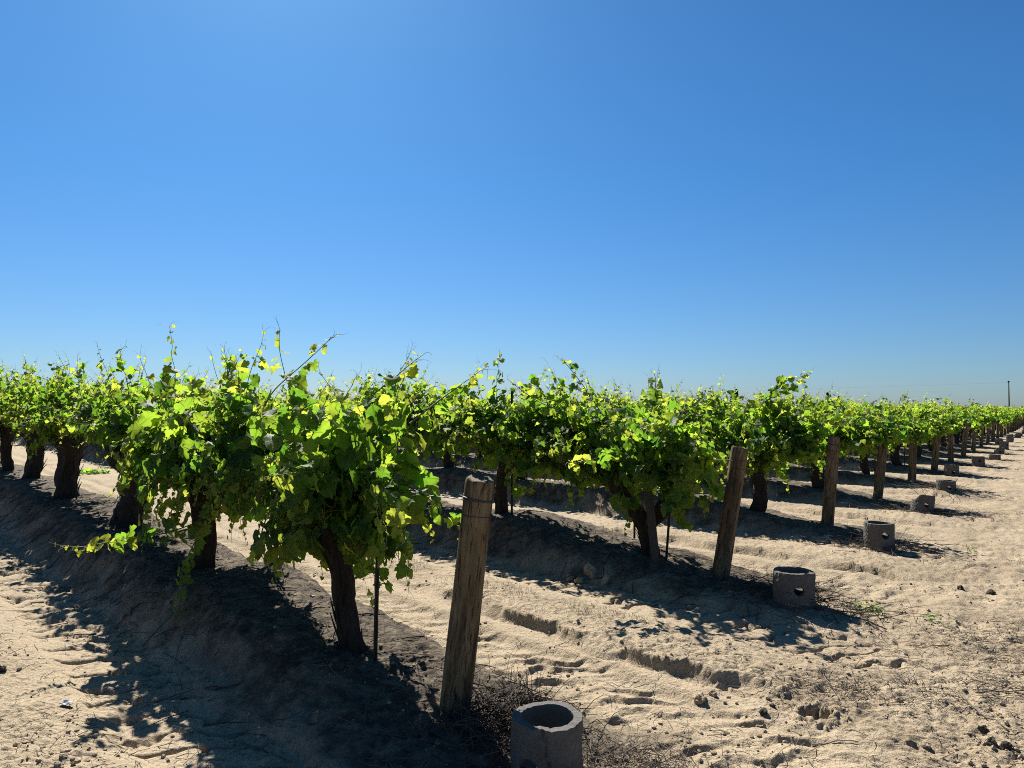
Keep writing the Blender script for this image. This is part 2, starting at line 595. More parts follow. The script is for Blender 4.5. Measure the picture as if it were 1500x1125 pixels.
def wood_material():
    m, nt, out = mat_base("weathered_wood")
    tc = N(nt, "TexCoord").outputs["Object"]
    oi = N(nt, "ObjectInfo").outputs["Random"]
    v = N(nt, "VectorMath", operation='ADD')
    nt.links.new(tc, v.inputs[0])
    nt.links.new(oi, v.inputs[1])
    g1 = texnoise(nt, mapping(nt, v.outputs[0], (40, 40, 5.0)), 1.0, 6, 0.65)
    g2 = texnoise(nt, mapping(nt, v.outputs[0], (9, 9, 4.0)), 1.0, 4, 0.6)
    cr = texnoise(nt, mapping(nt, v.outputs[0], (60, 60, 5.5)), 1.0, 3, 0.5)
    c = ramp(nt, g1, [(0.30, (0.0505, 0.0339, 0.0163)), (0.50, (0.1565, 0.1110, 0.0569)), (0.70, (0.2525, 0.1929, 0.1097))])
    c = mixc(nt, 0.45, c, ramp(nt, g2, [(0.3, (0.0859, 0.0546, 0.0260)), (0.65, (0.2222, 0.1693, 0.0935))]))
    ds = texnoise(nt, mapping(nt, v.outputs[0], (75, 75, 9)), 1.0, 3, 0.6)
    c = mixc(nt, ramp(nt, ds, [(0.36, (0.85,) * 3), (0.46, (0.0,) * 3)]), c, (0.0263, 0.0170, 0.0081))
    wv = N(nt, "TexWave", wave_type='BANDS', bands_direction='X')
    wv.inputs["Scale"].default_value = 2.2
    wv.inputs["Distortion"].default_value = 16.0
    wv.inputs["Detail"].default_value = 3.0
    wv.inputs["Detail Scale"].default_value = 0.8
    nt.links.new(mapping(nt, v.outputs[0], (1.6, 1.6, 0.28)), wv.inputs["Vector"])
    c = mixc(nt, ramp(nt, wv.outputs["Fac"], [(0.0, (0.6,) * 3), (0.30, (0.0,) * 3)]), c, (0.0303, 0.0188, 0.0098))
    crack = ramp(nt, cr, [(0.30, (1, 1, 1)), (0.36, (0, 0, 0))])
    c = mixc(nt, crack, c, (0.0189, 0.0119, 0.0076))
    p = N(nt, "BsdfPrincipled")
    p.inputs["Roughness"].default_value = 0.9
    p.inputs["Specular IOR Level"].default_value = 0.2
    nt.links.new(c, p.inputs["Base Color"])
    b1 = bump(nt, wv.outputs['Fac'], 0.25, 0.004, bump(nt, g1, 0.9, 0.012))
    cm = N(nt, "Math", operation='SUBTRACT')
    cm.inputs[0].default_value = 1.0
    nt.links.new(crack, cm.inputs[1])
    nt.links.new(bump(nt, cm.outputs[0], 0.8, 0.006, b1), p.inputs["Normal"])
    nt.links.new(p.outputs[0], out.inputs[0])
    return m


def concrete_material():
    m, nt, out = mat_base("old_concrete")
    tc = N(nt, "TexCoord").outputs["Object"]
    oi = N(nt, "ObjectInfo").outputs["Random"]
    v = N(nt, "VectorMath", operation='ADD')
    nt.links.new(tc, v.inputs[0])
    nt.links.new(oi, v.inputs[1])
    a = texnoise(nt, v.outputs[0], 7, 5, 0.6)
    b = texnoise(nt, v.outputs[0], 55, 4, 0.65)
    pits = N(nt, "TexVoronoi")
    pits.inputs["Scale"].default_value = 70
    nt.links.new(v.outputs[0], pits.inputs["Vector"])
    c = ramp(nt, a, [(0.3, (0.0755, 0.0696, 0.0600)), (0.7, (0.1269, 0.1194, 0.1035))])
    c = mixc(nt, 0.4, c, ramp(nt, b, [(0.3, (0.0583, 0.0525, 0.0449)), (0.7, (0.1441, 0.1364, 0.1207))]))
    c = mixc(nt, ramp(nt, pits.outputs[0], [(0.10, (0.7,) * 3), (0.2, (0, 0, 0))]), c, (0.0343, 0.0307, 0.0255))
    p = N(nt, "BsdfPrincipled")
    p.inputs["Roughness"].default_value = 0.92
    p.inputs["Specular IOR Level"].default_value = 0.2
    nt.links.new(c, p.inputs["Base Color"])
    b1 = bump(nt, b, 0.6, 0.006)
    nt.links.new(b1, p.inputs["Normal"])
    nt.links.new(p.outputs[0], out.inputs[0])
    return m


M_SOIL = soil_material()
M_LEAF = leaf_material("vine_leaf", True)
M_LEAF_FAR = leaf_material("vine_leaf_far", False)
M_WOOD = wood_material()
M_CONC = concrete_material()
M_BARK = plain("vine_bark", [(0.3, (0.011, 0.008, 0.006)), (0.7, (0.041, 0.031, 0.022))], (45, 45, 5), 0.95, 0.9, 0.012)
M_CANE = plain("green_cane", [(0.3, (0.072, 0.102, 0.024)), (0.7, (0.132, 0.120, 0.042))], (15, 15, 15), 0.6, 0.1)
M_STEEL = plain("rusty_steel", [(0.3, (0.030, 0.027, 0.024)), (0.7, (0.072, 0.057, 0.045))], (30, 30, 8), 0.7, 0.2, metallic=0.3)
M_WIRE = plain("dull_wire", [(0.3, (0.036, 0.033, 0.030)), (0.7, (0.096, 0.090, 0.084))], (30, 30, 30), 0.6, 0.1, metallic=0.6)
M_STRAW = plain("dry_straw", [(0.3, (0.078, 0.060, 0.039)), (0.7, (0.204, 0.162, 0.108))], (6, 6, 6), 0.9, 0.2)
M_MULCH = plain("dark_mulch", [(0.3, (0.027, 0.020, 0.015)), (0.7, (0.102, 0.078, 0.054))], (6, 6, 6), 0.95, 0.2)
M_TWIG = plain("dead_twig", [(0.3, (0.060, 0.045, 0.033)), (0.7, (0.180, 0.144, 0.108))], (25, 25, 25), 0.9, 0.3)
M_CLOD = plain("dry_clod", [(0.3, (0.132, 0.102, 0.069)), (0.7, (0.252, 0.201, 0.138))], (30, 30, 30), 0.95, 0.5, 0.01)
M_STONE = plain("dark_clod", [(0.3, (0.030, 0.024, 0.018)), (0.7, (0.084, 0.066, 0.048))], (30, 30, 30), 0.95, 0.5, 0.01)
M_PAPER = plain("white_paper", [(0.3, (0.408, 0.408, 0.408)), (0.7, (0.480, 0.480, 0.480))], (20, 20, 20), 0.7, 0.1)
M_WEED = plain("weed_green", [(0.3, (0.036, 0.060, 0.012)), (0.7, (0.096, 0.120, 0.030))], (20, 20, 20), 0.7, 0.1)
M_GRASS = plain("pale_grass", [(0.3, (0.120, 0.132, 0.042)), (0.7, (0.216, 0.204, 0.084))], (20, 20, 20), 0.8, 0.1)
M_CONIFER = plain("conifer_green", [(0.3, (0.012, 0.021, 0.013)), (0.7, (0.033, 0.045, 0.027))], (0.300, 0.300, 0.300), 0.9, 0.1)
M_POLE = plain("pole_wood", [(0.3, (0.036, 0.030, 0.027)), (0.7, (0.084, 0.072, 0.060))], (3, 3, 0.5), 0.9, 0.2)

# ------------------------------------------------------------------ ground
ang = np.concatenate([np.arange(-180, -47, 2.5), np.arange(-46, 46.01, 0.11), np.arange(47.5, 180, 2.5)])
rr = [0.25]
while rr[-1] < 6000:
    r = rr[-1]
    if r < 3.0:
        dr = 0.11
    elif r < 60:
        dr = min(r * r / 2000, 0.0048 * r)
    else:
        dr = 0.08 * r
    rr.append(r + dr)
rr = np.array(rr)
A, R_ = np.meshgrid(np.radians(ang), rr)
gx = (np.sin(A) * R_).ravel()
gy = (np.cos(A) * R_).ravel()
ghh = ground_height(gx, gy)
pq, pfq, tq, tfq, kq = row_coords(gx, gy)
bank_q = sstep(1.5, 1.62, pfq) * (1 - sstep(2.05, 2.45, pfq)) * sstep(-2.5, -1.0, tfq)
head_q = 1 - sstep(-2.0, -0.8, tfq + 0.5 * fbm(gx, gy, 1.3, 2, 8))
loosef = np.clip(0.55 * bank_q + 0.75 * head_q, 0, 1) * sstep(-0.45, 0.3, fbm(gx, gy, 0.8, 3, 71))
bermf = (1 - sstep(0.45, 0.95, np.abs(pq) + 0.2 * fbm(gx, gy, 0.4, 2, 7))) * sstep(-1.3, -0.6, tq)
na, nr = len(ang), len(rr)
i, j = np.meshgrid(np.arange(nr - 1), np.arange(na), indexing='ij')
j2 = (j + 1) % na
gq = np.stack([i * na + j, i * na + j2, (i + 1) * na + j2, (i + 1) * na + j], -1).reshape(-1, 4)
gv = np.stack([gx, gy, ghh], -1)
gv = np.concatenate([gv, [[0, 0, gz(0, 0)]]])
gt = np.array([(len(gv) - 1, (k + 1) % na, k) for k in range(na)])
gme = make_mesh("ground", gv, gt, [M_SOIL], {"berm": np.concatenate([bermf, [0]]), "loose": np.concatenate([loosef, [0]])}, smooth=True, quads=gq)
if gme.polygons[len(gme.polygons) // 2].normal.z < 0:
    gme.flip_normals()
ground = obj("ground", gme, None, "structure")

# ------------------------------------------------------------------ leaves
half = [(0.0, -0.02), (0.09, -0.13), (0.24, -0.24), (0.37, -0.19), (0.49, -0.07), (0.42, 0.04), (0.56, 0.18), (0.53, 0.32), (0.38, 0.36),
        (0.39, 0.49), (0.31, 0.57), (0.20, 0.70), (0.10, 0.72), (0.0, 0.84)]
OUT = np.array([half[0]] + half[1:-1] + [half[-1]] + [(-a, b) for a, b in half[1:-1][::-1]])


def leaf_template(rng, hi=True):
    if hi:
        o = OUT + rng.normal(0, 0.018, OUT.shape)
        o[0] = OUT[0]
        n = len(o)
        mid = np.array([[0.0, 0.0], [0.0, 0.36]])
        xy = np.concatenate([o, mid])
        nh = n // 2
        t = []
        for k in range(n):
            a, b = k, (k + 1) % n
            # lower lobes fan from the petiole, upper ones from the middle of the midrib
            ym = 0.5 * (o[a][1] + o[b][1])
            t.append((n if ym < 0.10 else n + 1, a, b))
        # join the two fan centres
        lo = [k for k in range(n) if 0.5 * (o[k][1] + o[(k + 1) % n][1]) < 0.10]
        first = max([k for k in lo if k < nh]) + 1
        second = min([k for k in lo if k >= nh])
        t.append((n, first, n + 1))
        t.append((n, n + 1, second))
    else:
        o = np.array([(0, -0.02), (0.36, -0.2), (0.52, 0.2), (0.26, 0.52), (0, 0.84), (-0.26, 0.52), (-0.52, 0.2), (-0.36, -0.2)])
        o = o + rng.normal(0, 0.02, o.shape)
        xy = np.concatenate([o, [[0, 0.25]]])
        t = [(8, k, (k + 1) % 8) for k in range(8)]
    fold = rng.uniform(0.05, 0.95)
    droop = rng.uniform(-0.1, 0.8)
    x, y = xy[:, 0], xy[:, 1]
    z = fold * np.abs(x) * 0.55 - droop * (y - 0.1) ** 2 * 0.9 - 0.45 * fold * x * x
    z = z + 0.08 * np.sin(x * 9 + y * 5 + rng.uniform(0, 6)) * np.abs(x) * 2 + 0.055 * np.sin(y * 9 + x * 4 + rng.uniform(0, 6))
    v = np.stack([x, y, z], -1)
    t = np.array(t)
    return v, t, xy


_r = np.random.default_rng(5)
HI = [leaf_template(_r, True) for _ in range(8)]
MID = [leaf_template(_r, False) for _ in range(6)]
LOW_V = np.array([(0, -0.1, 0), (0.5, 0.25, 0.12), (0, 0.8, -0.1), (-0.5, 0.25, 0.12)])
LOW = [(LOW_V, np.array([(0, 1, 2), (0, 2, 3)]), LOW_V[:, :2])]


def unit(v):
    return v / (np.linalg.norm(v, axis=-1, keepdims=True) + 1e-9)


def leaf_frames(nrm, tip):
    n = unit(nrm)
    y = unit(tip - n * np.sum(tip * n, -1, keepdims=True))
    x = np.cross(y, n)
    return x, y, n


def leaves_mesh(name, L, templates, rng, mat):
    """L: dict with pos, nrm, tip, size, age. All leaves joined into one mesh."""
    n = len(L["size"])
    X, Y, Z = leaf_frames(L["nrm"], L["tip"])
    kind = rng.integers(0, len(templates), n)
    V, T, U, G = [], [], [], []
    off = 0
    for k, (tv, tt, uv) in enumerate(templates):
        m = np.where(kind == k)[0]
        if not len(m):
            continue
        s = L["size"][m][:, None, None]
        v = L["pos"][m][:, None, :] + s * (tv[None, :, 0:1] * X[m][:, None, :] + tv[None, :, 1:2] * Y[m][:, None, :] + tv[None, :, 2:3] * Z[m][:, None, :])
        nv = len(tv)
        V.append(v.reshape(-1, 3))
        T.append((tt[None] + (np.arange(len(m)) * nv)[:, None, None] + off).reshape(-1, 3))
        U.append(np.tile(uv, (len(m), 1)))
        G.append(np.repeat(L["age"][m], nv))
        off += nv * len(m)
    if not V:
        return make_mesh(name, np.zeros((0, 3)), None, [mat])
    return make_mesh(name, np.concatenate(V), np.concatenate(T), [mat], {"age": np.concatenate(G)}, uv=np.concatenate(U), smooth=True)


# shared meshes for leaves that are parts of their own: grown leaves and young ones
LEAF_ME = []
for k in range(16):
    v, t, uv = HI[k % 8]
    LEAF_ME.append(make_mesh("leaf", v, t, [M_LEAF], {"age": np.full(len(v), 0.12 if k < 8 else 0.75)}, uv=uv, smooth=True))


def leaf_object(parent, pos, nrm, tip, size, age, rng):
    X, Y, Z = leaf_frames(nrm[None], tip[None])
    me = LEAF_ME[int(rng.integers(0, 8)) + (8 if age > 0.5 else 0)]
    o = bpy.data.objects.new("leaf", me)
    COL.objects.link(o)
    o.parent = parent
    m = np.eye(4)
    m[:3, 0], m[:3, 1], m[:3, 2], m[:3, 3] = X[0] * size, Y[0] * size, Z[0] * size, pos
    o.matrix_basis = Matrix(m.tolist())
    return o


# ------------------------------------------------------------------ vines
def shoot_leaves(pts, rng, smax, L, every=1, out_hint=None, droop=0.5, spray=1.0):
    n = len(pts)
    for i in range(1, n, every):
        s = i / (n - 1)
        d = pts[i] - pts[i - 1]
        d = d / (np.linalg.norm(d) + 1e-9)
        side = rng.normal(0, 1, 3)
        side = side - d * (side @ d)
        side /= np.linalg.norm(side) + 1e-9
        sz = smax * (1.0 if s < 0.55 else max(0.22, 1 - (s - 0.55) / 0.45 * 0.85)) * rng.uniform(0.65, 1.15)
        pet = sz * rng.uniform(0.25, 0.7)
        outw = out_hint if out_hint is not None else np.array([0.0, 0, 0])
        hang = max(0.0, -d[2])
        nrm = (0.55 - 0.35 * hang) * np.array([0, 0, 1.0]) + (0.6 + 0.6 * hang) * outw + rng.normal(0, 0.5 - 0.12 * hang, 3) + 0.25 * side
        tip = side * 0.9 + outw * 0.5 + np.array([0, 0, -droop]) + rng.normal(0, 0.25, 3) + 0.25 * d
        L["pos"].append(pts[i] + side * pet)
        L["nrm"].append(nrm)
        L["tip"].append(tip)
        L["size"].append(sz)
        L["age"].append(min(1.0, max(0.0, (s - 0.5) * 1.5 * spray + rng.normal(0, 0.10) + 0.08)))


def tendril(mb, p, d, rng, ln=0.12, r=0.0012):
    pts = [np.array(p)]
    d = np.array(d, float)
    ax = rng.normal(0, 1, 3)
    for i in range(7):
        d = d + np.cross(ax, d) * 0.35 * i / 4
        d /= np.linalg.norm(d) + 1e-9
        pts.append(pts[-1] + d * ln / 7)
    mb.tube(pts, np.linspace(r, r * 0.4, len(pts)), 3, False)


def grow_shoot(rng, p, d, ln, grav, step=0.05, wig=0.10):
    pts = [np.array(p, float)]
    d = np.array(d, float)
    d /= np.linalg.norm(d)
    n = max(4, int(ln / step))
    for i in range(n):
        s = i / n
        d = d + np.array([0, 0, -grav * step * (0.6 + 2.4 * s)]) + rng.normal(0, wig, 3)
        if s > 0.8:
            d = d + np.array([0, 0, 0.05])
        d /= np.linalg.norm(d)
        q = pts[-1] + d * step
        if q[2] < 0.12:
            q[2] = 0.12
        pts.append(q)
    return np.array(pts)


def gen_vine(seed, hx=1.2, head=0.86, nshoots=62, length=0.95, leaf=0.145, lean=(0, 0), thick=1.0, skirt=0.3, upright=0.35, sides=12, rings=20,
             x_lo=None, x_hi=None, spread=0.75, tall=0.08, drape=1.0, fork=0.0):
    """One vine in its own frame: x along the row, y across, z up. Returns trunk mesh, arm meshes, shoot builder and leaves."""
    rng = np.random.default_rng(seed)
    # trunk
    n = rings
    s = np.linspace(0, 1, n)
    wx, wy = rng.normal(0, 0.05, 2)
    px = lean[0] * s ** 1.4 + wx * np.sin(s * 3.1) + 0.02 * np.sin(s * 9 + rng.uniform(0, 6))
    py = lean[1] * s + wy * np.sin(s * 2.7) + 0.015 * np.sin(s * 8 + rng.uniform(0, 6))
    pz = -0.16 + (head + 0.16) * s
    pts = np.stack([px, py, pz], -1)
    rad = thick * (0.082 + 0.035 * np.exp(-s * 7) + 0.07 * sstep(0.62, 1.0, s))
    ph = rng.uniform(0, 6, 6)

    def bump_f(u, a):
        return (1 + 0.10 * np.sin(3 * a + ph[0] + 4 * u) + 0.09 * np.sin(5 * a + ph[1] - 5 * u) + 0.07 * np.sin(9 * a + ph[2] + 7 * u)
                + 0.07 * np.sin(u * 23 + ph[3] + 2 * np.sin(a)) + rng.normal(0, 0.035, len(a)))
    tr = MB()
    tr.tube(pts, rad, sides, True, bump_f)
    for q in range(26 if sides > 12 else 8):
        a0 = rng.uniform(0, 6.28)
        i0 = int(rng.integers(1, n - 6))
        seg = np.arange(i0, min(n - 1, i0 + int(rng.integers(4, 9))))
        lift = np.linspace(0.9, rng.uniform(1.1, 1.45), len(seg))
        bp = np.stack([pts[seg, 0] + np.cos(a0 + 0.02 * seg) * rad[seg] * lift, pts[seg, 1] + np.sin(a0 + 0.02 * seg) * rad[seg] * lift, pts[seg, 2]], -1)
        tr.tube(bp, np.linspace(0.010, 0.003, len(seg)), 4, False)
    if fork:
        u = np.linspace(0, 1, 14)
        i0 = int(n * 0.30)
        fp = pts[i0] + np.stack([fork * sstep(0, 1, u) * 0.9 + 0.02 * np.sin(u * 8), 0.03 * np.sin(u * 5), (pts[-1][2] - pts[i0][2] - 0.04) * u], -1)
        tr.tube(fp, thick * (0.062 + 0.03 * u), sides, True, bump_f)
    trunk = tr.mesh("trunk", [M_BARK], True)
    top = pts[-1]
    # arms along the row
    arms, spots = [], []
    lo = -hx if x_lo is None else x_lo
    hi = hx if x_hi is None else x_hi
    for sg, ln in ((-1, -lo), (1, hi)):
        if ln < 0.15:
            continue
        m = 12
        u = np.linspace(0, 1, m)
        ax = top[0] + sg * u * ln
        ay = top[1] + 0.05 * np.sin(u * 5 + rng.uniform(0, 6)) * u
        azz = top[2] - 0.10 + 0.16 * sstep(0, 0.35, u) + 0.03 * np.sin(u * 7 + rng.uniform(0, 6)) * u
        ap = np.stack([ax, ay, azz], -1)
        mb = MB()
        mb.tube(ap, thick * np.linspace(0.058, 0.022, m) * (1 + rng.normal(0, 0.10, m)), 8, True,
                lambda uu, a: 1 + 0.1 * np.sin(4 * a + 9 * uu) + rng.normal(0, 0.05, len(a)))
        arms.append(mb.mesh("arm", [M_BARK], True))
        spots.append(ap)
    spots = np.concatenate(spots)
    L = {k: [] for k in ("pos", "nrm", "tip", "size", "age")}
    sh = MB()
    for q in range(nshoots):
        b = spots[rng.integers(0, len(spots))] + rng.normal(0, 0.03, 3)
        sy = rng.choice((-1, 1))
        u = rng.random()
        mound = 1.14 - 0.36 * min(1.0, abs(b[0] - top[0]) / max(0.3, hx)) ** 1.5
        if q < tall * nshoots:
            d = np.array([rng.normal(0, 0.25), sy * abs(rng.normal(0, 0.2)), 1.0])
            ln, g = length * rng.uniform(1.15, 1.45), rng.uniform(0.0, 0.3)
        elif u < upright:
            d = np.array([rng.normal(0, 0.35), sy * abs(rng.normal(0, 0.3)), 1.0])
            ln, g = length * rng.uniform(0.7, 1.15), rng.uniform(0.05, 0.6)
        elif u < 1 - skirt:
            d = np.array([rng.normal(0, 0.45), sy * rng.uniform(0.35, 1.0) * spread, 0.85])
            ln, g = length * rng.uniform(0.6, 1.1), rng.uniform(0.5, 1.9)
        elif u < 1 - 0.4 * skirt:
            d = np.array([rng.normal(0, 0.35), sy * rng.uniform(0.6, 1.1) * spread, 0.9])
            ln, g = length * rng.uniform(0.65, 1.0) * drape, rng.uniform(3.0, 4.6)
        else:
            d = np.array([rng.normal(0, 0.6), sy * rng.uniform(0.6, 1.0) * spread, rng.uniform(-0.1, 0.5)])
            ln, g = length * rng.uniform(0.5, 0.9), rng.uniform(1.2, 3.0)
        pts = grow_shoot(rng, b, d, ln * mound, g)
        sh.tube(pts, np.linspace(0.0055, 0.0016, len(pts)), 4, False)
        outw = np.array([0, sy * 0.8, 0.0])
        shoot_leaves(pts, rng, leaf, L, 1, outw, 0.55)
        dd = pts[-1] - pts[-2]
        for _ in range(2):
            tendril(sh, pts[-1], dd / np.linalg.norm(dd) + rng.normal(0, 0.4, 3), rng, 0.11)
        # laterals
        for i in range(3, len(pts) - 3, 5):
            if rng.random() < 0.55:
                dl = rng.normal(0, 0.6, 3) + np.array([0, sy * 0.6, 0.1])
                lp = grow_shoot(rng, pts[i], dl, rng.uniform(0.12, 0.3), 0.6, 0.045)
                sh.tube(lp, np.linspace(0.003, 0.0012, len(lp)), 3, False)
                shoot_leaves(lp, rng, leaf * 0.72, L, 1, outw, 0.5)
    L = {k: np.array(v) for k, v in L.items()}
    return trunk, arms, sh, L


def vine_world(k, t, off=0.0):
    p = P1 + k * HV + RD * t + NRM * off
    return float(p[0]), float(p[1])


def screen(P):
    """Photograph coordinates of world points."""
    d = np.maximum(P[:, 1], 0.05)
    return 750 + P[:, 0] / d * 1040, 600 - (P[:, 2] - EYE) / d * 1040, d


VINE_GROUP = "grape vines growing in the vineyard rows"


def plant(mesh_set, loc, rz, label, flip=1, sc=1.0):
    trunk, arms, shoots, fol = mesh_set
    r = thing("grape_vine", loc, rz, label, "grape vine", VINE_GROUP)
    r.scale = (sc, sc, sc)
    obj("trunk", trunk, r)
    for a in arms:
        obj("arm", a, r)
    if shoots is not None:
        obj("shoots", shoots, r, "stuff")
    obj("foliage", fol, r, "stuff")
    return r


def local_of(P, loc, rz):
    """World point(s) into a vine's own frame."""
    c, s = math.cos(rz), math.sin(rz)
    d = np.asarray(P) - np.asarray(loc)
    return np.stack([c * d[..., 0] + s * d[..., 1], -s * d[..., 0] + c * d[..., 1], d[..., 2]], -1)


# near vines, each grown separately; its most visible leaves are parts of their own
HERO = [
    # row, t, seed, label, params
    (0, 0.97, 11, "bushy grape vine with long trailing shoots, right behind the nearest end post",
     dict(hx=1.25, x_lo=-0.36, x_hi=1.25, nshoots=88, head=0.80, lean=(0.24, 0.0), thick=0.80, skirt=0.46, length=0.88, leaf=0.172, spread=0.42, tall=0.03, drape=0.9)),
    (0, 3.50, 12, "dense dark grape vine with a shoot trailing to the ground, second in the nearest row",
     dict(hx=1.3, nshoots=140, head=0.85, thick=1.0, skirt=0.50, length=0.90, spread=0.6, tall=0.03, drape=1.15, leaf=0.168)),
    (0, 6.07, 13, "grape vine with a very thick flaring trunk, third in the nearest row",
     dict(hx=1.3, nshoots=100, head=0.93, thick=1.8, skirt=0.10, tall=0.03, drape=0.55, length=0.86, leaf=0.15)),
    (0, 8.85, 14, "grape vine with a stout trunk beyond the leaning stake, fourth in the nearest row",
     dict(hx=1.3, nshoots=96, head=0.93, thick=1.55, skirt=0.10, drape=0.55, length=0.86, leaf=0.145)),
    (0, 11.3, 15, "grape vine with a short dark trunk, fifth in the nearest row",
     dict(hx=1.3, nshoots=90, head=0.93, thick=1.4, skirt=0.10, drape=0.55, length=0.86, leaf=0.14)),
    (1, 0.80, 16, "grape vine on a crooked forked trunk propped by a thick wooden stake, second row",
     dict(hx=1.25, x_lo=-0.75, x_hi=1.2, nshoots=92, head=0.82, lean=(0.40, 0.0), thick=1.0, skirt=0.28, length=0.90, leaf=0.165, drape=0.85, fork=-0.34)),
    (1, 3.15, 17, "grape vine with a slim leaning trunk beside the tall steel stake, second row",
     dict(hx=1.25, nshoots=86, head=0.85, lean=(-0.22, 0.0), thick=0.9, skirt=0.28, length=0.88, leaf=0.16, drape=0.85)),
    (2, 1.0, 18, "grape vine with one shoot arching high, first in the third row",
     dict(hx=1.25, x_lo=-0.7, x_hi=1.2, nshoots=86, head=0.85, thick=1.15, skirt=0.25, length=0.90, leaf=0.16)),
]
hero_roots = {}
rng_h = np.random.default_rng(99)
for (k, t, seed, label, kw) in HERO:
    x, y = vine_world(k, t)
    z = gz(x, y)
    loc = (x, y, z)
    trunk, arms, sh, L = gen_vine(seed, sides=18, rings=34, **kw)
    r = thing("grape_vine", loc, ROW_ANG, label, "grape vine", VINE_GROUP)
    hero_roots[(k, round(t, 2))] = (r, loc)
    obj("trunk", trunk, r)
    for a in arms:
        obj("arm", a, r)
    obj("shoots", sh.mesh("shoots", [M_CANE], True), r, "stuff")
    # front-most leaves seen from the path
    c, s = math.cos(ROW_ANG), math.sin(ROW_ANG)
    W = np.stack([x + c * L["pos"][:, 0] - s * L["pos"][:, 1], y + s * L["pos"][:, 0] + c * L["pos"][:, 1], z + L["pos"][:, 2]], -1)
    sx, sy, dep = screen(W)
    cell = np.stack([np.floor(sx / 9), np.floor(sy / 9)], -1).astype(int)
    order = np.argsort(dep)
    seen, pick = set(), []
    for ii in order:
        if not (-20 < sx[ii] < 1520 and L["size"][ii] > 0.06):
            continue
        cc = tuple(cell[ii])
        if cc in seen:
            continue
        rad_c = int(L["size"][ii] * 1040 / dep[ii] * 0.22 / 9)
        for dx in range(-rad_c, rad_c + 1):
            for dy in range(-rad_c, rad_c + 1):
                seen.add((cc[0] + dx, cc[1] + dy))
        pick.append(ii)
        if len(pick) >= 298:
            break
    pick = np.array(pick, dtype=int)
    for ii in pick:
        leaf_object(r, L["pos"][ii], L["nrm"][ii], L["tip"][ii], L["size"][ii], L["age"][ii], rng_h)
    rest = np.setdiff1d(np.arange(len(L["size"])), pick)
    obj("foliage", leaves_mesh("foliage", {kk: vv[rest] for kk, vv in L.items()}, HI, rng_h, M_LEAF), r, "stuff")

# long shoots that stand out against the sky or hang into the light: parts of their vine, leaves their sub-parts
LONG = [
    # vine, depth, points in the photograph, leaf size, every
    ((0, 3.5), 5.5, [(385, 600), (398, 572), (430, 545), (460, 518), (478, 500), (492, 489)], 0.085, 1),
    ((0, 0.97), 4.7, [(520, 610), (545, 576), (575, 556), (592, 540), (606, 528), (618, 520)], 0.10, 1),
    ((0, 0.97), 4.4, [(600, 620), (640, 588), (660, 574), (685, 556), (703, 542), (716, 535)], 0.09, 1),
    ((0, 3.5), (5.7, 4.9), [(320, 740), (290, 765), (250, 778), (200, 790), (160, 792), (125, 800), (88, 796)], 0.125, 1),
    ((0, 3.5), 5.3, [(300, 770), (285, 800), (272, 825), (268, 850), (270, 880), (264, 905), (266, 925)], 0.085, 1),
    ((0, 0.97), (4.3, 3.6), [(480, 690), (455, 690), (430, 692), (408, 695), (388, 698)], 0.125, 1),
    ((0, 0.97), (4.25, 3.6), [(530, 690), (555, 705), (575, 725), (585, 755), (596, 790), (600, 825)], 0.10, 1),
    ((0, 0.97), (4.2, 3.65), [(545, 680), (560, 720), (556, 750), (570, 775), (566, 800)], 0.07, 1),
    ((0, 0.97), 4.5, [(410, 720), (390, 760), (382, 790), (385, 815), (400, 830)], 0.11, 1),
    ((0, 6.07), 8.2, [(190, 580), (185, 555), (178, 530), (172, 515), (182, 506)], 0.10, 1),
    ((1, 0.8), 7.2, [(885, 610), (868, 585), (852, 560), (838, 543), (828, 530), (820, 524)], 0.10, 1),
    ((1, 0.8), 7.2, [(820, 600), (790, 590), (770, 575), (752, 562), (745, 556)], 0.10, 1),
    ((1, 0.8), (7.0, 6.3), [(940, 640), (900, 660), (870, 672), (845, 678), (832, 676)], 0.12, 1),
    ((1, 0.8), 6.8, [(985, 700), (992, 725), (990, 748), (1000, 765), (1012, 775)], 0.13, 1),
    ((1, 0.8), 6.9, [(1020, 690), (1046, 700), (1040, 725), (1028, 742), (1032, 755)], 0.12, 1),
    ((1, 0.8), 7.1, [(955, 600), (958, 575), (962, 555), (958, 545)], 0.12, 1),
    ((2, 1.0), 10.6, [(1110, 600), (1130, 580), (1152, 562), (1175, 550), (1190, 542)], 0.15, 1),
    ((1, 3.15), 9.0, [(740, 690), (755, 715), (770, 712), (790, 705)], 0.13, 1),
]
rng_s = np.random.default_rng(321)
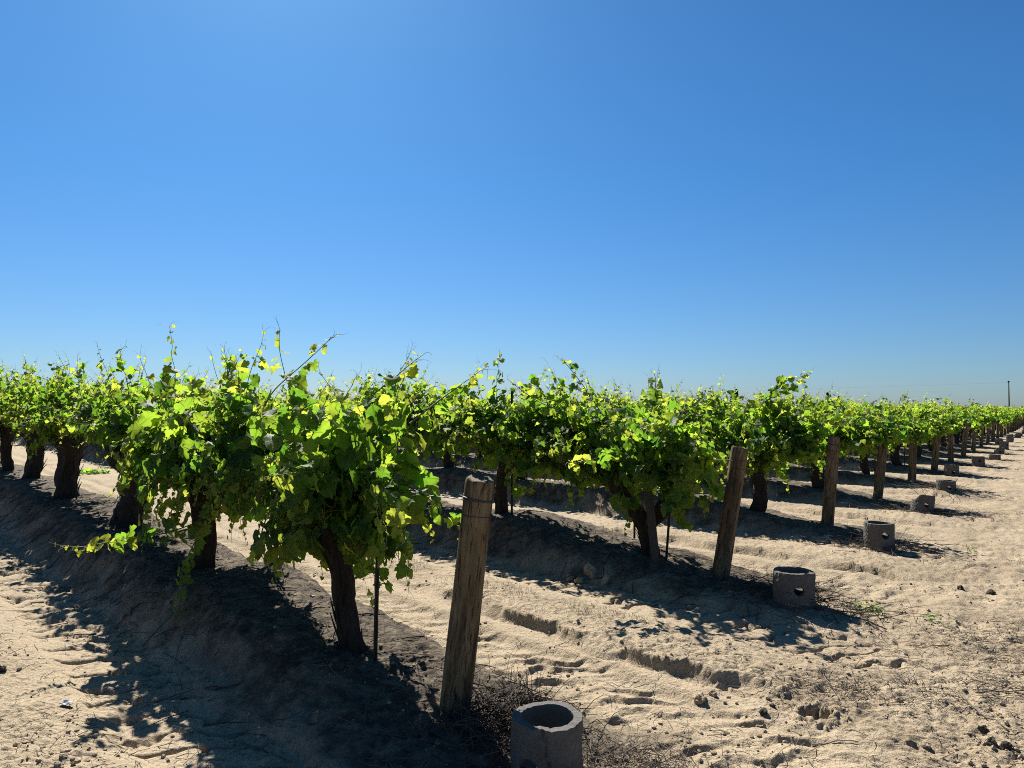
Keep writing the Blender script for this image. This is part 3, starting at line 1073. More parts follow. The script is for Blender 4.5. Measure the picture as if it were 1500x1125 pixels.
for key, dep, pl, sz, ev in LONG:
    root, loc = hero_roots[key]
    d0, d1 = dep if isinstance(dep, tuple) else (dep, dep)
    W = np.array([at(px, py, d0 + (d1 - d0) * i / (len(pl) - 1) + 0.05 * math.sin(i * 1.7)) for i, (px, py) in enumerate(pl)])
    # smooth resample
    m = int(max(8, sum(np.linalg.norm(W[i + 1] - W[i]) for i in range(len(W) - 1)) / 0.045))
    tt = np.linspace(0, len(W) - 1, m)
    P = np.stack([np.interp(tt, np.arange(len(W)), W[:, c]) for c in range(3)], -1)
    for _ in range(3):
        P[1:-1] = 0.25 * P[:-2] + 0.5 * P[1:-1] + 0.25 * P[2:]
    P = local_of(P, loc, ROW_ANG)
    mb = MB()
    mb.tube(P, np.linspace(0.0055, 0.002, m), 5, False)
    dd = P[-1] - P[-2]
    dd /= np.linalg.norm(dd)
    for q in range(3):
        tendril(mb, P[-1 - q * 2], dd + rng_s.normal(0, 0.5, 3), rng_s, 0.12, 0.0014)
    so = obj("shoot", mb.mesh("shoot", [M_CANE], True), root)
    L = {kk: [] for kk in ("pos", "nrm", "tip", "size", "age")}
    shoot_leaves(P, rng_s, sz, L, ev, np.array([0, rng_s.choice((-0.9, 0.9)), 0.1]), 0.5, 1.3)
    shoot_leaves(P[:-3], rng_s, sz * 0.85, L, 2, np.array([0, rng_s.choice((-0.9, 0.9)), 0.1]), 0.5, 1.3)
    for i in range(len(L["size"])):
        leaf_object(so, np.array(L["pos"][i]), np.array(L["nrm"][i]), np.array(L["tip"][i]), L["size"][i], min(1, L["age"][i] + 0.25), rng_s)

# other vines share the meshes of a few grown ones
VAR_NEAR, VAR_FAR = [], []
rng_v = np.random.default_rng(7)
for q in range(6):
    tr, ar, sh, L = gen_vine(200 + q, hx=1.15, nshoots=92, head=0.86, thick=(1.0, 1.25, 0.9, 1.4, 1.1, 1.0)[q], skirt=0.32, length=0.86, leaf=0.165, tall=0.06,
                             lean=((0, 0), (0.15, 0), (-0.2, 0), (0.05, 0), (0.2, 0.05), (-0.1, 0))[q])
    VAR_NEAR.append((tr, ar, sh.mesh("shoots", [M_CANE], True), leaves_mesh("foliage", L, MID, rng_v, M_LEAF)))
for q in range(4):
    tr, ar, sh, L = gen_vine(300 + q, hx=1.15, nshoots=66, head=0.86, thick=1.2, skirt=0.30, length=0.86, tall=0.05, leaf=0.19, sides=8, rings=8)
    keep = rng_v.random(len(L["size"])) < 0.7
    VAR_FAR.append((tr, ar, None, leaves_mesh("foliage", {kk: vv[keep] for kk, vv in L.items()}, LOW, rng_v, M_LEAF_FAR)))

cands = []
for k in range(0, 90):
    for n in range(0, 130):
        rg = random.Random(k * 1000 + n)
        t = 1.0 + VINE_STEP * n + (rg.uniform(-0.18, 0.18) if n else rg.uniform(-0.1, 0.15))
        if k == 0 and n < 5 or k == 1 and n < 2 or k == 2 and n == 0:
            continue
        x, y = vine_world(k, t, rg.uniform(-0.05, 0.05))
        d = math.hypot(x, y)
        if y < 0.5 or d > 330 or not (-0.86 * y - 2.2 < x < 0.80 * y + 1.5):
            continue
        inview = -0.735 * y - 0.8 < x < 0.735 * y + 0.8
        cands.append((d * (0.62 if n < 3 else 1.0) * (1 if inview else 3), d, k, n, t, x, y, rg.random()))
cands.sort()
LOOKS = ("bushy", "leafy", "sprawling", "dense")
single = cands[:300 - len(HERO)]
rest = cands[300 - len(HERO):]
for sc_, d, k, n, t, x, y, u in single:
    v = VAR_NEAR[int(u * 997) % 6] if d < 30 else VAR_FAR[int(u * 997) % 4]
    flip = math.pi if (int(u * 7919) % 2) else 0.0
    big = 1.07 if (k == 0 and n > 4) else 0.93 + 0.14 * ((u * 31) % 1)
    lab = f"{LOOKS[int(u * 613) % 4]} grape vine, {ordinal(n + 1)} back from the end post of the {row_name(k)}"
    plant(v, (x, y, gz(x, y)), ROW_ANG + flip, lab, sc=big)

# the rest of the field reads as one mass
rng_m = np.random.default_rng(55)
L = {kk: [] for kk in ("pos", "nrm", "tip", "size", "age")}
for sc_, d, k, n, t, x, y, u in rest:
    if d < 60:
        cnt, sz = 130, 0.23
    elif d < 120:
        cnt, sz = 50, 0.32
    else:
        cnt, sz = 16, 0.55
    a = rng_m.uniform(-1.3, 1.3, cnt)
    b = rng_m.normal(0, 0.38, cnt)
    hgt = 1.22 + 0.22 * np.sin(a * 2 + u * 9) * 0.4 + rng_m.normal(0, 0.26, cnt) + (rng_m.random(cnt) < 0.06) * rng_m.uniform(0, 0.35, cnt)
    zb = 0.028 * (-2.0 - min(max(x, -15), -2)) + 0.25
    L["pos"].append(np.stack([x + RD[0] * a + NRM[0] * b, y + RD[1] * a + NRM[1] * b, zb + np.clip(hgt, 0.55, 2.1)], -1))
    L["nrm"].append(np.stack([NRM[0] * np.sign(b), NRM[1] * np.sign(b), np.full(cnt, 1.0)], -1) + rng_m.normal(0, 0.5, (cnt, 3)))
    L["tip"].append(np.stack([NRM[0] * np.sign(b), NRM[1] * np.sign(b), np.full(cnt, -0.5)], -1) + rng_m.normal(0, 0.5, (cnt, 3)))
    L["size"].append(sz * rng_m.uniform(0.6, 1.2, cnt))
    L["age"].append(np.clip(rng_m.normal(0.15, 0.15, cnt), 0, 1))
L = {kk: np.concatenate(vv) for kk, vv in L.items()}
far = obj("distant_vines", leaves_mesh("distant_vines", L, LOW, rng_m, M_LEAF_FAR))
tag(far, "green mass of distant vine rows running to the horizon", "vineyard", None, "stuff")

# ------------------------------------------------------------------ end posts
POST_BASE = {0: (668, 1022), 1: (1053, 838), 2: (1209, 764), 3: (1283, 725), 4: (1333, 704)}
POST_TOP = {0: (704, 700), 1: (1083, 655), 2: (1221, 638), 3: (1295, 630), 4: (1338, 626)}


def make_post(seed, sides=40, rings=60):
    """Round post along z from -0.25 to 1 (the height above ground is its z scale), slightly irregular, with a worn top."""
    rng = np.random.default_rng(seed)
    ph = rng.uniform(0, 6, 8)
    zs = np.concatenate([np.linspace(-0.22, 1.215, rings), [1.232, 1.238]])
    an = np.arange(sides) / sides * 2 * math.pi
    V = []
    for i, z in enumerate(zs):
        r = 0.084 - 0.004 * z / 1.2
        r = r * (1 + 0.020 * np.sin(2 * an + ph[0] + z) + 0.012 * np.sin(5 * an + ph[1] + 2 * z) + 0.008 * np.sin(11 * an + ph[2] + 1.5 * z)
                 + 0.012 * np.sin(z * 7 + ph[3]))
        # drying cracks down the sides
        for q in range(4):
            c = ph[4 + q] + 0.12 * math.sin(z * 3 + q)
            lo_, hi_ = (0.1, 0.6, 0.75, 0.3)[q], (0.75, 1.3, 1.24, 1.0)[q]
            w = sstep(lo_ - 0.08, lo_, z) * (1 - sstep(hi_, hi_ + 0.08, z))
            dd = np.abs((an - c + math.pi) % (2 * math.pi) - math.pi)
            r = r - 0.010 * w * np.exp(-(dd / 0.07) ** 2)
        if i >= rings:
            r = r * (0.955 if i == rings else 0.90)
        zz = np.full(sides, z) + (0.010 * np.sin(an * 1 + ph[0]) + 0.004 * np.sin(5 * an + ph[2])) * (z > 1.1)
        V.append(np.stack([np.cos(an) * r, np.sin(an) * r, zz], -1))
    n = len(zs)
    for q in range(4):
        f = (0.72, 0.48, 0.24, 0.1)[q]
        V.append(np.stack([np.cos(an) * 0.075 * f, np.sin(an) * 0.075 * f, 1.236 + 0.006 * np.sin(an * 1 + ph[0]) * f + rng.normal(0, 0.0016, sides)], -1))
    v = np.concatenate(V)
    n += 4
    i, j = np.meshgrid(np.arange(n - 1), np.arange(sides), indexing='ij')
    j2 = (j + 1) % sides
    qd = np.stack([i * sides + j, i * sides + j2, (i + 1) * sides + j2, (i + 1) * sides + j], -1).reshape(-1, 4)
    v = np.concatenate([v, [[0, 0, 1.236]]])
    t = [(len(v) - 1, (n - 1) * sides + k, (n - 1) * sides + (k + 1) % sides) for k in range(sides)]
    return make_mesh("post_shaft", v, t, [M_WOOD], smooth=True, quads=qd)


def ring_mesh(name, r, z, wr, mat, turns=1, seed=0):
    rng = np.random.default_rng(seed)
    mb = MB()
    for q in range(turns):
        a = np.linspace(0, 2 * math.pi, 33)
        mb.tube(np.stack([np.cos(a) * r, np.sin(a) * r, z + q * 0.007 + 0.010 * np.sin(a + q) + 0.0 * a], -1), wr, 5, False)
    return mb.mesh(name, [mat], True)


POST_ME = [make_post(s) for s in (1, 2, 3)]
WRAP_ME = [ring_mesh("wire_wrap", 0.0835, 1.115, 0.0058, M_WIRE, 2, 1), ring_mesh("wire_wrap", 0.0835, 1.11, 0.0035, M_WIRE, 1, 2)]
WRAP2_ME = ring_mesh("wire_wrap", 0.083, 1.03, 0.0022, M_WIRE, 1, 4)
POST_GROUP = "wooden end posts along the headland"
post_tops = {}
for k in range(0, 26):
    rg = random.Random(900 + k)
    if k in POST_BASE:
        (bx, by), (tx, ty) = POST_BASE[k], POST_TOP[k]
        d = float((P1 + k * HV)[1])
        b = at(bx, by, d)
        b[2] = min(b[2], gz(b[0], b[1]) + 0.04)
        tp = at(tx, ty, d - 0.03)
    else:
        p = P1 + k * HV
        b = np.array([p[0], p[1], gz(p[0], p[1])])
        tp = b + np.array([rg.uniform(0.02, 0.14), rg.uniform(-0.08, 0.02), 1.22 + rg.uniform(-0.08, 0.05)])
    axis = Vector((tp - b).tolist())
    ln = axis.length
    lab = {0: "large leaning wooden end post of the nearest row, wire wrapped near its top",
           1: "leaning wooden end post of the second row, just past the crooked vine"}.get(
               k, f"weathered wooden end post of the {row_name(k)}, leaning toward the headland")
    o = thing("end_post", b.tolist(), 0, lab, "post", POST_GROUP)
    o.rotation_euler = (axis.to_track_quat('Z', 'Y') @ Matrix.Rotation(rg.uniform(0, 6) if k else 2.0, 3, 'Z').to_quaternion()).to_euler()
    o.scale = (1, 1, ln / 1.238)
    obj("shaft", POST_ME[k % 3], o)
    obj("wire_wrap", WRAP_ME[k % 2], o)
    if k < 8:
        obj("wire_wrap", WRAP2_ME, o)
    post_tops[k] = (b, tp)

# trellis wire of each row, tied to its post
for k in range(0, 12):
    b, tp = post_tops[k]
    s0 = b + (tp - b) * 0.90
    pts = [s0]
    for q in range(1, 9):
        t = q * 3.0
        x, y = vine_world(k, t)
        pts.append(np.array([x, y, 0.25 + 0.028 * (-2.0 - min(max(x, -15), -2)) + 0.92 - 0.02 * (q % 2)]))
    mb = MB()
    mb.tube(np.array(pts), 0.003, 4, False)
    o = obj("trellis_wire", mb.mesh("trellis_wire", [M_WIRE], True))
    tag(o, f"thin trellis wire strung from the end post of the {row_name(k)}", "wire", "trellis wires along the rows")

# ------------------------------------------------------------------ concrete pipes at the row ends
def make_pipe(seed, hole_deg, broken=0.0, height=0.42, hole_z=0.285, hole_r=0.042, crack=False):
    """Standing pipe: outer wall with a round hole, rim, inner wall. The base is 0.12 m under the ground (z = -0.12)."""
    rng = np.random.default_rng(seed)
    ns, nz_ = 72, 26
    Ro, Ri = 0.165, 0.123
    an = np.arange(ns) / ns * 2 * math.pi
    zs = np.linspace(-0.12, height, nz_)
    ph = rng.uniform(0, 6, 4)
    top = height - broken * sstep(0.2, 0.75, np.cos(an - 2.6)) - 0.004 * (1 + np.sin(2 * an + ph[0])) - rng.uniform(0, 0.0025, ns)
    for q in range(4):
        ca, cw = rng.uniform(0, 6.28), rng.uniform(0.05, 0.11)
        top = top - rng.uniform(0.002, 0.008) * np.exp(-(((an - ca + math.pi) % (2 * math.pi) - math.pi) / cw) ** 2)
    V = []
    for wall, r in ((0, Ro), (1, Ri)):
        for z in zs:
            f = (z + 0.12) / (height + 0.12)
            zz = -0.12 + f * (top + 0.12)
            rr_ = r + (0.0025 * np.sin(5 * an + ph[1] + z * 20) + rng.normal(0, 0.0020, ns)) * (1 if wall == 0 else 0.5)
            if wall == 0 and z == zs[-1]:
                rr_ = rr_ - rng.uniform(0.002, 0.005, ns)
            if crack and wall == 0:
                ca = math.radians(-96) + 0.10 * np.sin(zz * 9)
                rr_ = np.where(np.abs((an - ca + math.pi) % (2 * math.pi) - math.pi) < 0.045, rr_ - 0.012, rr_)
            V.append(np.stack([np.cos(an) * rr_, np.sin(an) * rr_, zz], -1))
    v = np.concatenate(V)
    ha = math.radians(hole_deg)
    # rim of the hole: pull the nearest grid vertices onto a circle and leave out the cells inside
    def inside(idx_wall):
        base = idx_wall * nz_ * ns
        vv = v[base:base + nz_ * ns].reshape(nz_, ns, 3)
        da = (an - ha + math.pi) % (2 * math.pi) - math.pi
        u = da[None, :] * Ro + 0 * vv[:, :, 2]
        w = vv[:, :, 2] - hole_z
        return u, w
    quads = []
    snapped = {}
    for wall in (0, 1):
        u, w = inside(wall)
        dist = np.hypot(u, w)
        drop = np.zeros((nz_ - 1, ns), bool)
        for i_ in range(nz_ - 1):
            for j_ in range(ns):
                c_ = [(i_, j_), (i_, (j_ + 1) % ns), (i_ + 1, (j_ + 1) % ns), (i_ + 1, j_)]
                cu = np.mean([u[a_] for a_ in c_])
                cw = np.mean([w[a_] for a_ in c_])
                if math.hypot(cu, cw) < hole_r:
                    drop[i_, j_] = True
        edge = set()
        for i_ in range(nz_ - 1):
            for j_ in range(ns):
                c_ = [(i_, j_), (i_, (j_ + 1) % ns), (i_ + 1, (j_ + 1) % ns), (i_ + 1, j_)]
                ids = [wall * nz_ * ns + a_ * ns + b_ for a_, b_ in c_]
                if not drop[i_, j_]:
                    quads.append(ids if wall == 0 else ids[::-1])
                else:
                    for (di, dj, e0, e1) in ((-1, 0, 0, 1), (0, 1, 1, 2), (1, 0, 2, 3), (0, -1, 3, 0)):
                        ii_, jj_ = i_ + di, (j_ + dj) % ns
                        if not (0 <= ii_ < nz_ - 1) or not drop[ii_, jj_]:
                            edge.add((c_[e0], c_[e1]))
        snapped[wall] = edge
        for e in edge:
            for (i_, j_) in e:
                dd = math.hypot(u[i_, j_], w[i_, j_])
                if dd > 1e-6:
                    uu, ww = u[i_, j_] / dd * hole_r, w[i_, j_] / dd * hole_r
                    a_ = ha + uu / Ro
                    r_ = Ro if wall == 0 else Ri
                    v[wall * nz_ * ns + i_ * ns + j_] = (math.cos(a_) * r_, math.sin(a_) * r_, hole_z + ww)
    for (a_, b_) in snapped[0]:
        if (a_, b_) in snapped[1]:
            i0, i1 = a_[0] * ns + a_[1], b_[0] * ns + b_[1]
            quads.append([i1, i0, nz_ * ns + i0, nz_ * ns + i1])
    for j_ in range(ns):
        a_, b_ = (nz_ - 1) * ns + j_, (nz_ - 1) * ns + (j_ + 1) % ns
        quads.append([a_, b_, nz_ * ns + b_, nz_ * ns + a_])
    # soil at the bottom of the pipe
    return make_mesh("pipe_wall", v, None, [M_CONC], smooth=False, quads=np.array(quads))


def soil_disc():
    an = np.arange(20) / 20 * 2 * math.pi
    rng = np.random.default_rng(4)
    v = np.concatenate([np.stack([np.cos(an) * 0.132, np.sin(an) * 0.132, rng.uniform(-0.02, 0.03, 20)], -1),
                        np.stack([np.cos(an) * 0.07, np.sin(an) * 0.07, rng.uniform(-0.03, 0.02, 20)], -1), [[0, 0, 0.0]]])
    q = [(k, (k + 1) % 20, 20 + (k + 1) % 20, 20 + k) for k in range(20)]
    t = [(40, 20 + k, 20 + (k + 1) % 20) for k in range(20)]
    return make_mesh("soil_fill", v, t, [M_SOIL], smooth=True, quads=q)


SOIL_FILL = soil_disc()
PIPE_ME = {0: make_pipe(1, -124, 0, crack=True, hole_z=0.232, hole_r=0.050), 1: make_pipe(2, -97), 2: make_pipe(3, -92), 3: make_pipe(4, -98, 0.10, hole_z=0.25),
           4: make_pipe(5, -100)}
PIPE_LAB = {0: "cracked grey concrete pipe standing open beside the nearest end post",
            1: "open concrete pipe with a dark round hole at the end of the second row",
            2: "squat concrete pipe with a round hole at the end of the third row",
            3: "tilted concrete pipe with a broken rim at the end of the fourth row"}
pipe_pos = []
for k in range(0, 26):
    rg = random.Random(400 + k)
    if k in PIPE_HERO:
        px, py, d = PIPE_HERO[k]
        p = at(px, py, d)
        z0 = p[2] - 0.42 if k != 3 else p[2] - 0.36
        loc = (p[0], p[1], min(z0, gz(p[0], p[1]) - 0.02))
    else:
        p = P1 + k * HV + np.array([0.1 + rg.uniform(-0.2, 0.2), -1.15 + rg.uniform(-0.35, 0.3)])
        loc = (p[0], p[1], gz(p[0], p[1]) - rg.uniform(0.06, 0.16))
    pipe_pos.append(loc)
    o = thing("concrete_pipe", loc, 0 if k in PIPE_HERO else rg.uniform(-0.5, 0.5),
              PIPE_LAB.get(k, f"open grey concrete pipe at the headland end of the {row_name(k)}"), "pipe", "concrete pipes at the row ends")
    if k == 3:
        o.rotation_euler = (math.radians(-4), math.radians(10), 0)
    elif k > 4:
        o.rotation_euler.x = rg.uniform(-0.08, 0.08)
    obj("pipe_wall", PIPE_ME[k % 5 if k > 4 else k], o)
    so = obj("soil_fill", SOIL_FILL, o)

# ------------------------------------------------------------------ stakes beside the vines
def stake_mesh(h, r):
    """Angle-iron stake."""
    mb = MB()
    w, th = r * 2.2, r * 0.5
    for (a, b, c, d) in ((-w / 2, -th / 2, w / 2, th / 2), (-th / 2, th / 2 + 0.0005, th / 2, w / 1.5)):
        v = [(a, b, -0.2), (c, b, -0.2), (c, d, -0.2), (a, d, -0.2), (a, b, h), (c, b, h), (c, d, h), (a, d, h)]
        mb.add(v, None, [(0, 3, 2, 1), (4, 5, 6, 7), (0, 1, 5, 4), (1, 2, 6, 5), (2, 3, 7, 6), (3, 0, 4, 7)])
    return mb.mesh("vine_stake", [M_STEEL])


STAKE = stake_mesh(1.15, 0.012)
STAKE_TALL = stake_mesh(1.55, 0.013)
stakes = [
    ((553, 968), 4.42, -0.03, STAKE, "thin rusty steel stake beside the trunk of the first vine, nearest row"),
    ((318, 820), 6.45, 0.02, STAKE, "steel stake standing by the second vine of the nearest row"),
    ((116, 732), 10.1, 0.07, STAKE, "leaning steel stake between the third and fourth trunks of the nearest row"),
    ((750, 762), 9.05, 0.0, STAKE_TALL, "tall steel stake rising above the leaves by the second vine of the second row"),
    ((974, 806), 7.35, -0.09, STAKE, "steel stake leaning beside the crooked vine at the end of the second row"),
    ((928, 780), 8.3, -0.02, STAKE, "thin steel stake just behind the crooked trunk of the second row"),
]
for (px, py), d, ln, me, lab in stakes:
    p = at(px, py, d)
    z = gz(p[0], p[1])
    o = obj("vine_stake", me)
    o.location = (p[0], p[1], z)
    o.rotation_euler = (0, ln, ROW_ANG)
    tag(o, lab, "stake", "steel stakes beside the vines")
n_st = 0
for sc_, d, k, n, t, x, y, u in single:
    if d < 26 and k >= 1:
        p = np.array([x, y]) - RD * 0.22
        o = obj("vine_stake", STAKE)
        o.location = (p[0], p[1], gz(p[0], p[1]))
        o.rotation_euler = (0.06 * math.sin(u * 50), 0.08 * math.sin(u * 90), ROW_ANG)
        tag(o, f"thin steel stake beside the {ordinal(n + 1)} vine of the {row_name(k)}", "stake", "steel stakes beside the vines")
# wooden stake that props the crooked vine
p = at(958, 806, 7.30)
mb = MB()
mb.tube([(0, 0, -0.2), (0.005, 0, 0.4), (0, 0.004, 1.05)], [0.045, 0.044, 0.042], 9, True)
o = obj("wooden_stake", mb.mesh("wooden_stake", [M_POLE], False))
o.location = (p[0], p[1], gz(p[0], p[1]))
o.rotation_euler = (0, -0.10, 0)
tag(o, "thick wooden stake propping the crooked vine at the end of the second row", "stake")

# ------------------------------------------------------------------ litter on the ground
def strands(n, rng, cx, cy, sx, sy, lmin, lmax, r, rise, mat, name, rot=0.0, ztop=0.0, upright=0.0):
    mb = MB()
    c, s = math.cos(rot), math.sin(rot)
    ax = rng.normal(0, 1, (n, 2)) * np.array([sx, sy])
    X = cx + c * ax[:, 0] - s * ax[:, 1]
    Y = cy + s * ax[:, 0] + c * ax[:, 1]
    Zg = ground_height(X, Y)
    dens = np.exp(-0.5 * (ax[:, 0] / sx) ** 2 - 0.5 * (ax[:, 1] / sy) ** 2)
    for i in range(n):
        a = rng.uniform(0, 2 * math.pi)
        ln = rng.uniform(lmin, lmax)
        up = abs(rng.normal(0, rise)) + upright
        d = np.array([math.cos(a), math.sin(a), up])
        d /= np.linalg.norm(d)
        p = np.array([X[i], Y[i], Zg[i] + 0.003 + ztop * dens[i] * rng.random()])
        q = p + d * ln * 0.5 + rng.normal(0, 0.012, 3)
        e = p + d * ln + rng.normal(0, 0.03, 3) - np.array([0, 0, 0.02])
        mb.tube([p, q, e], [r, r * 0.8, r * 0.45], 3, False)
    return mb.mesh(name, [mat])


rng_l = np.random.default_rng(77)
bx_, by_ = ray_ground(742, 1050)[:2]
o = obj("dry_litter", strands(620, rng_l, bx_, by_, 0.15, 0.20, 0.06, 0.24, 0.0032, 0.35, M_MULCH, "dry_litter", ROW_ANG, 0.13))
tag(o, "dark heap of dead prunings and mulch between the nearest post and pipe", "litter", None, "stuff")
bx_, by_ = ray_ground(925, 1112)[:2]
o = obj("dry_brush", strands(260, rng_l, bx_, by_, 0.20, 0.12, 0.05, 0.24, 0.0018, 0.6, M_TWIG, "dry_brush", -0.2, 0.07))
tag(o, "tangle of dry brown weeds right of the nearest concrete pipe", "dry weeds", None, "stuff")
for q, loc in enumerate(pipe_pos[1:9]):
    k = q + 1
    tp = loc
    o = obj("dry_litter", strands(320 if k < 5 else 120, rng_l, tp[0] + 0.05, tp[1] + 0.18, 0.38, 0.24, 0.1, 0.45, 0.0032, 0.25, M_MULCH, "dry_litter", ROW_ANG, 0.06))
    tag(o, f"dark dead prunings lying round the concrete pipe of the {row_name(k)}", "litter", "prunings round the pipes", "stuff")
for k, n_ in ((0, 900), (1, 600)):
    mb = MB()
    t_ = rng_l.uniform(-0.8, 9.0 if k == 0 else 7.0, n_)
    p_ = rng_l.normal(-0.15, 0.42, n_)
    X = P1[0] + k * HV[0] + RD[0] * t_ + NRM[0] * p_
    Y = P1[1] + k * HV[1] + RD[1] * t_ + NRM[1] * p_
    Z = ground_height(X, Y)
    for x, y, z in zip(X, Y, Z):
        a, ln = rng_l.uniform(0, 6.28), rng_l.uniform(0.04, 0.30) * (1 if rng_l.random() < 0.8 else 1.8)
        d = np.array([math.cos(a) * ln, math.sin(a) * ln, 0])
        e = np.array([x, y, z]) + d
        e[2] = gz(e[0], e[1]) if ln > 0.15 else z
        r = rng_l.uniform(0.0015, 0.0048)
        mb.tube([(x, y, z + 0.004), (np.array([x, y, z]) + e) / 2 + (0, 0, 0.012), e + (0, 0, 0.004)], [r, r * 0.9, r * 0.5], 4, False)
    o = obj("berm_litter", mb.mesh("berm_litter", [M_MULCH]))
    tag(o, f"old prunings and bark bits lying along the shaded berm of the {row_name(k)}", "litter", None, "stuff")
for px, py, n_, sx_, sy_, lab in ((1425, 935, 420, 0.5, 0.22, "patch of flattened brown weeds on the right of the headland"),
                                  (1405, 752, 380, 0.55, 0.3, "flattened dry weeds on the headland beyond the broken pipe"),
                                  (1240, 1003, 200, 0.3, 0.1, "thin scatter of dry stalks on the bank above the dark hole"),
                                  (1440, 1000, 260, 0.45, 0.15, "thin scatter of dry stalks above the long stick at the lower right")):
    x, y, z = ray_ground(px, py)
    o = obj("dry_weeds", strands(n_, rng_l, x, y, sx_, sy_, 0.04, 0.2, 0.0019, 0.12, M_TWIG, "dry_weeds", 0.3, 0.01))
    tag(o, lab, "dry weeds", None, "stuff")
# scattered straw on the berms and headland
X, Y = [], []
mb = MB()
for q in range(1500):
    px, py = rng_l.uniform(0, 1500), 620 + 520 * rng_l.random() ** 0.75
    d = 1.7 * 1040 / (py - 600)
    if d > 26:
        continue
    X.append((px - 750) / 1040 * d)
    Y.append(d)
X, Y = np.array(X), np.array(Y)
Z = ground_height(X, Y)
for x, y, z in zip(X, Y, Z):
    a = rng_l.uniform(0, 6.28)
    ln = rng_l.uniform(0.03, 0.16)
    d = np.array([math.cos(a) * ln, math.sin(a) * ln, rng_l.uniform(0, 0.03)])
    mb.tube([(x, y, z + 0.004), np.array([x, y, z + 0.008]) + d * 0.5 + rng_l.normal(0, 0.006, 3), np.array([x, y, z + 0.004]) + d], [0.0022, 0.0018, 0.0010], 3, False)
o = obj("straw_litter", mb.mesh("straw_litter", [M_TWIG]))
tag(o, "bits of dry straw and twig scattered over the sand", "straw", None, "stuff")


def clod_mesh(seed, mat, name="clod"):
    rng = np.random.default_rng(seed)
    bm = bmesh.new()
    bmesh.ops.create_icosphere(bm, subdivisions=3, radius=1.0)
    ph = rng.uniform(0, 6, (5, 3))
    for v in bm.verts:
        c = np.array(v.co)
        f = 1.0
        for q in range(5):
            f += 0.10 * math.sin(c @ (ph[q] - 3) * 1.6 + q) + 0.035 * math.sin(c @ (ph[q] - 3) * 5.5 + 2 * q)
        v.co = v.co * (f + rng.normal(0, 0.05))
        v.co.z *= 0.72
    me = bpy.data.meshes.new(name)
    bm.to_mesh(me)
    bm.free()
    me.materials.append(mat)
    return me


CLOD = [clod_mesh(s, M_SOIL) for s in range(6)]
DARK = [clod_mesh(s + 20, M_STONE) for s in range(3)]
big = [((13, 976), 0.028, 1, "dark round clod lying on the sand at the far left edge of the path"),
       ((1022, 1018), 0.035, 0, "lump of dry earth at the end of the washed-out crack, beside the hole"),
       ((1040, 1012), 0.03, 0, "second lump of dry earth beside the hole at the end of the crack"),
       ((1112, 1036), 0.022, 1, "small dark clod left of the dark hole in the bank"),
       ((1126, 1028), 0.020, 1, "small dark clod touching the left rim of the dark hole"),
       ((1428, 1062), 0.024, 1, "dark clod lying by the long stick on the headland"),
       ((1441, 1082), 0.026, 1, "dark clod lowest of those by the long stick on the headland"),
       ((1460, 1085), 0.024, 1, "dark clod rightmost of those by the long stick on the headland"),
       ((1308, 1020), 0.022, 0, "flat clod in the open sand between the dark hole and the long stick"),
       ((1445, 866), 0.035, 1, "dark clod on the headland far right of the second concrete pipe"),
       ((1400, 860), 0.030, 1, "dark clod on the headland, left of its darker neighbour"),
       ((865, 838), 0.075, 0, "large rounded lump of earth broken from the second row's berm"),
       ((848, 850), 0.055, 0, "smaller lump of earth leaning on the large one by the second row's berm"),
       ((885, 852), 0.06, 0, "lump of earth right of the large one by the second row's berm"),
       ((835, 840), 0.05, 0, "lump of earth leftmost beside the second row's berm")]
for (px, py), r, dk, lab in big:
    x, y, z = ray_ground(px, py)
    o = obj("clod", (DARK if dk else CLOD)[len(lab) % 3])
    o.location = (x, y, z + r * 0.25)
    o.rotation_euler = (rng_l.uniform(0, 6), rng_l.uniform(-0.3, 0.3), rng_l.uniform(0, 6))
    o.scale = (r, r, r)
    tag(o, lab, "clod", "clods of earth on the sand")
# uncountable crumbs
mb = MB()
ico_v = [np.array([v.co[:] for v in m.vertices]) for m in (clod_mesh(60, M_CLOD), clod_mesh(61, M_CLOD))]
bm = bmesh.new()
bmesh.ops.create_icosphere(bm, subdivisions=1, radius=1.0)
iv = np.array([v.co[:] for v in bm.verts])
it = np.array([[v.index for v in f.verts] for f in bm.faces])
bm.free()
px = rng_l.uniform(-20, 1520, 9000)
py = 640 + 500 * rng_l.random(9000) ** 0.8
d = 1.7 * 1040 / (py - 600)
X, Y = (px - 750) / 1040 * d, d
p_, pf_, t_, tf_, k_ = row_coords(X, Y)
wgt = 0.25 + 0.75 * ((tf_ < -1.2) | ((pf_ > 1.5) & (pf_ < 2.4)) | (np.abs(np.abs(p_) - 0.9) < 0.2))
keep = (rng_l.random(9000) < wgt * sstep(-0.3, 0.3, fbm(X, Y, 0.8, 2, 301)) * 0.8) & (d < 24)
X, Y = X[keep], Y[keep]
Z = ground_height(X, Y)
for x, y, z in zip(X, Y, Z):
    r = 0.004 + 0.013 * rng_l.random() ** 3
    mb.add(iv * (1 + rng_l.normal(0, 0.16, (len(iv), 1))) * np.array([r, r * rng_l.uniform(0.7, 1.2), r * 0.75]) + (x, y, z + r * 0.3), it)
o = obj("soil_crumbs", mb.mesh("soil_crumbs", [M_SOIL]))
tag(o, "loose crumbs of dry soil strewn over the sand", "crumbs", None, "stuff")

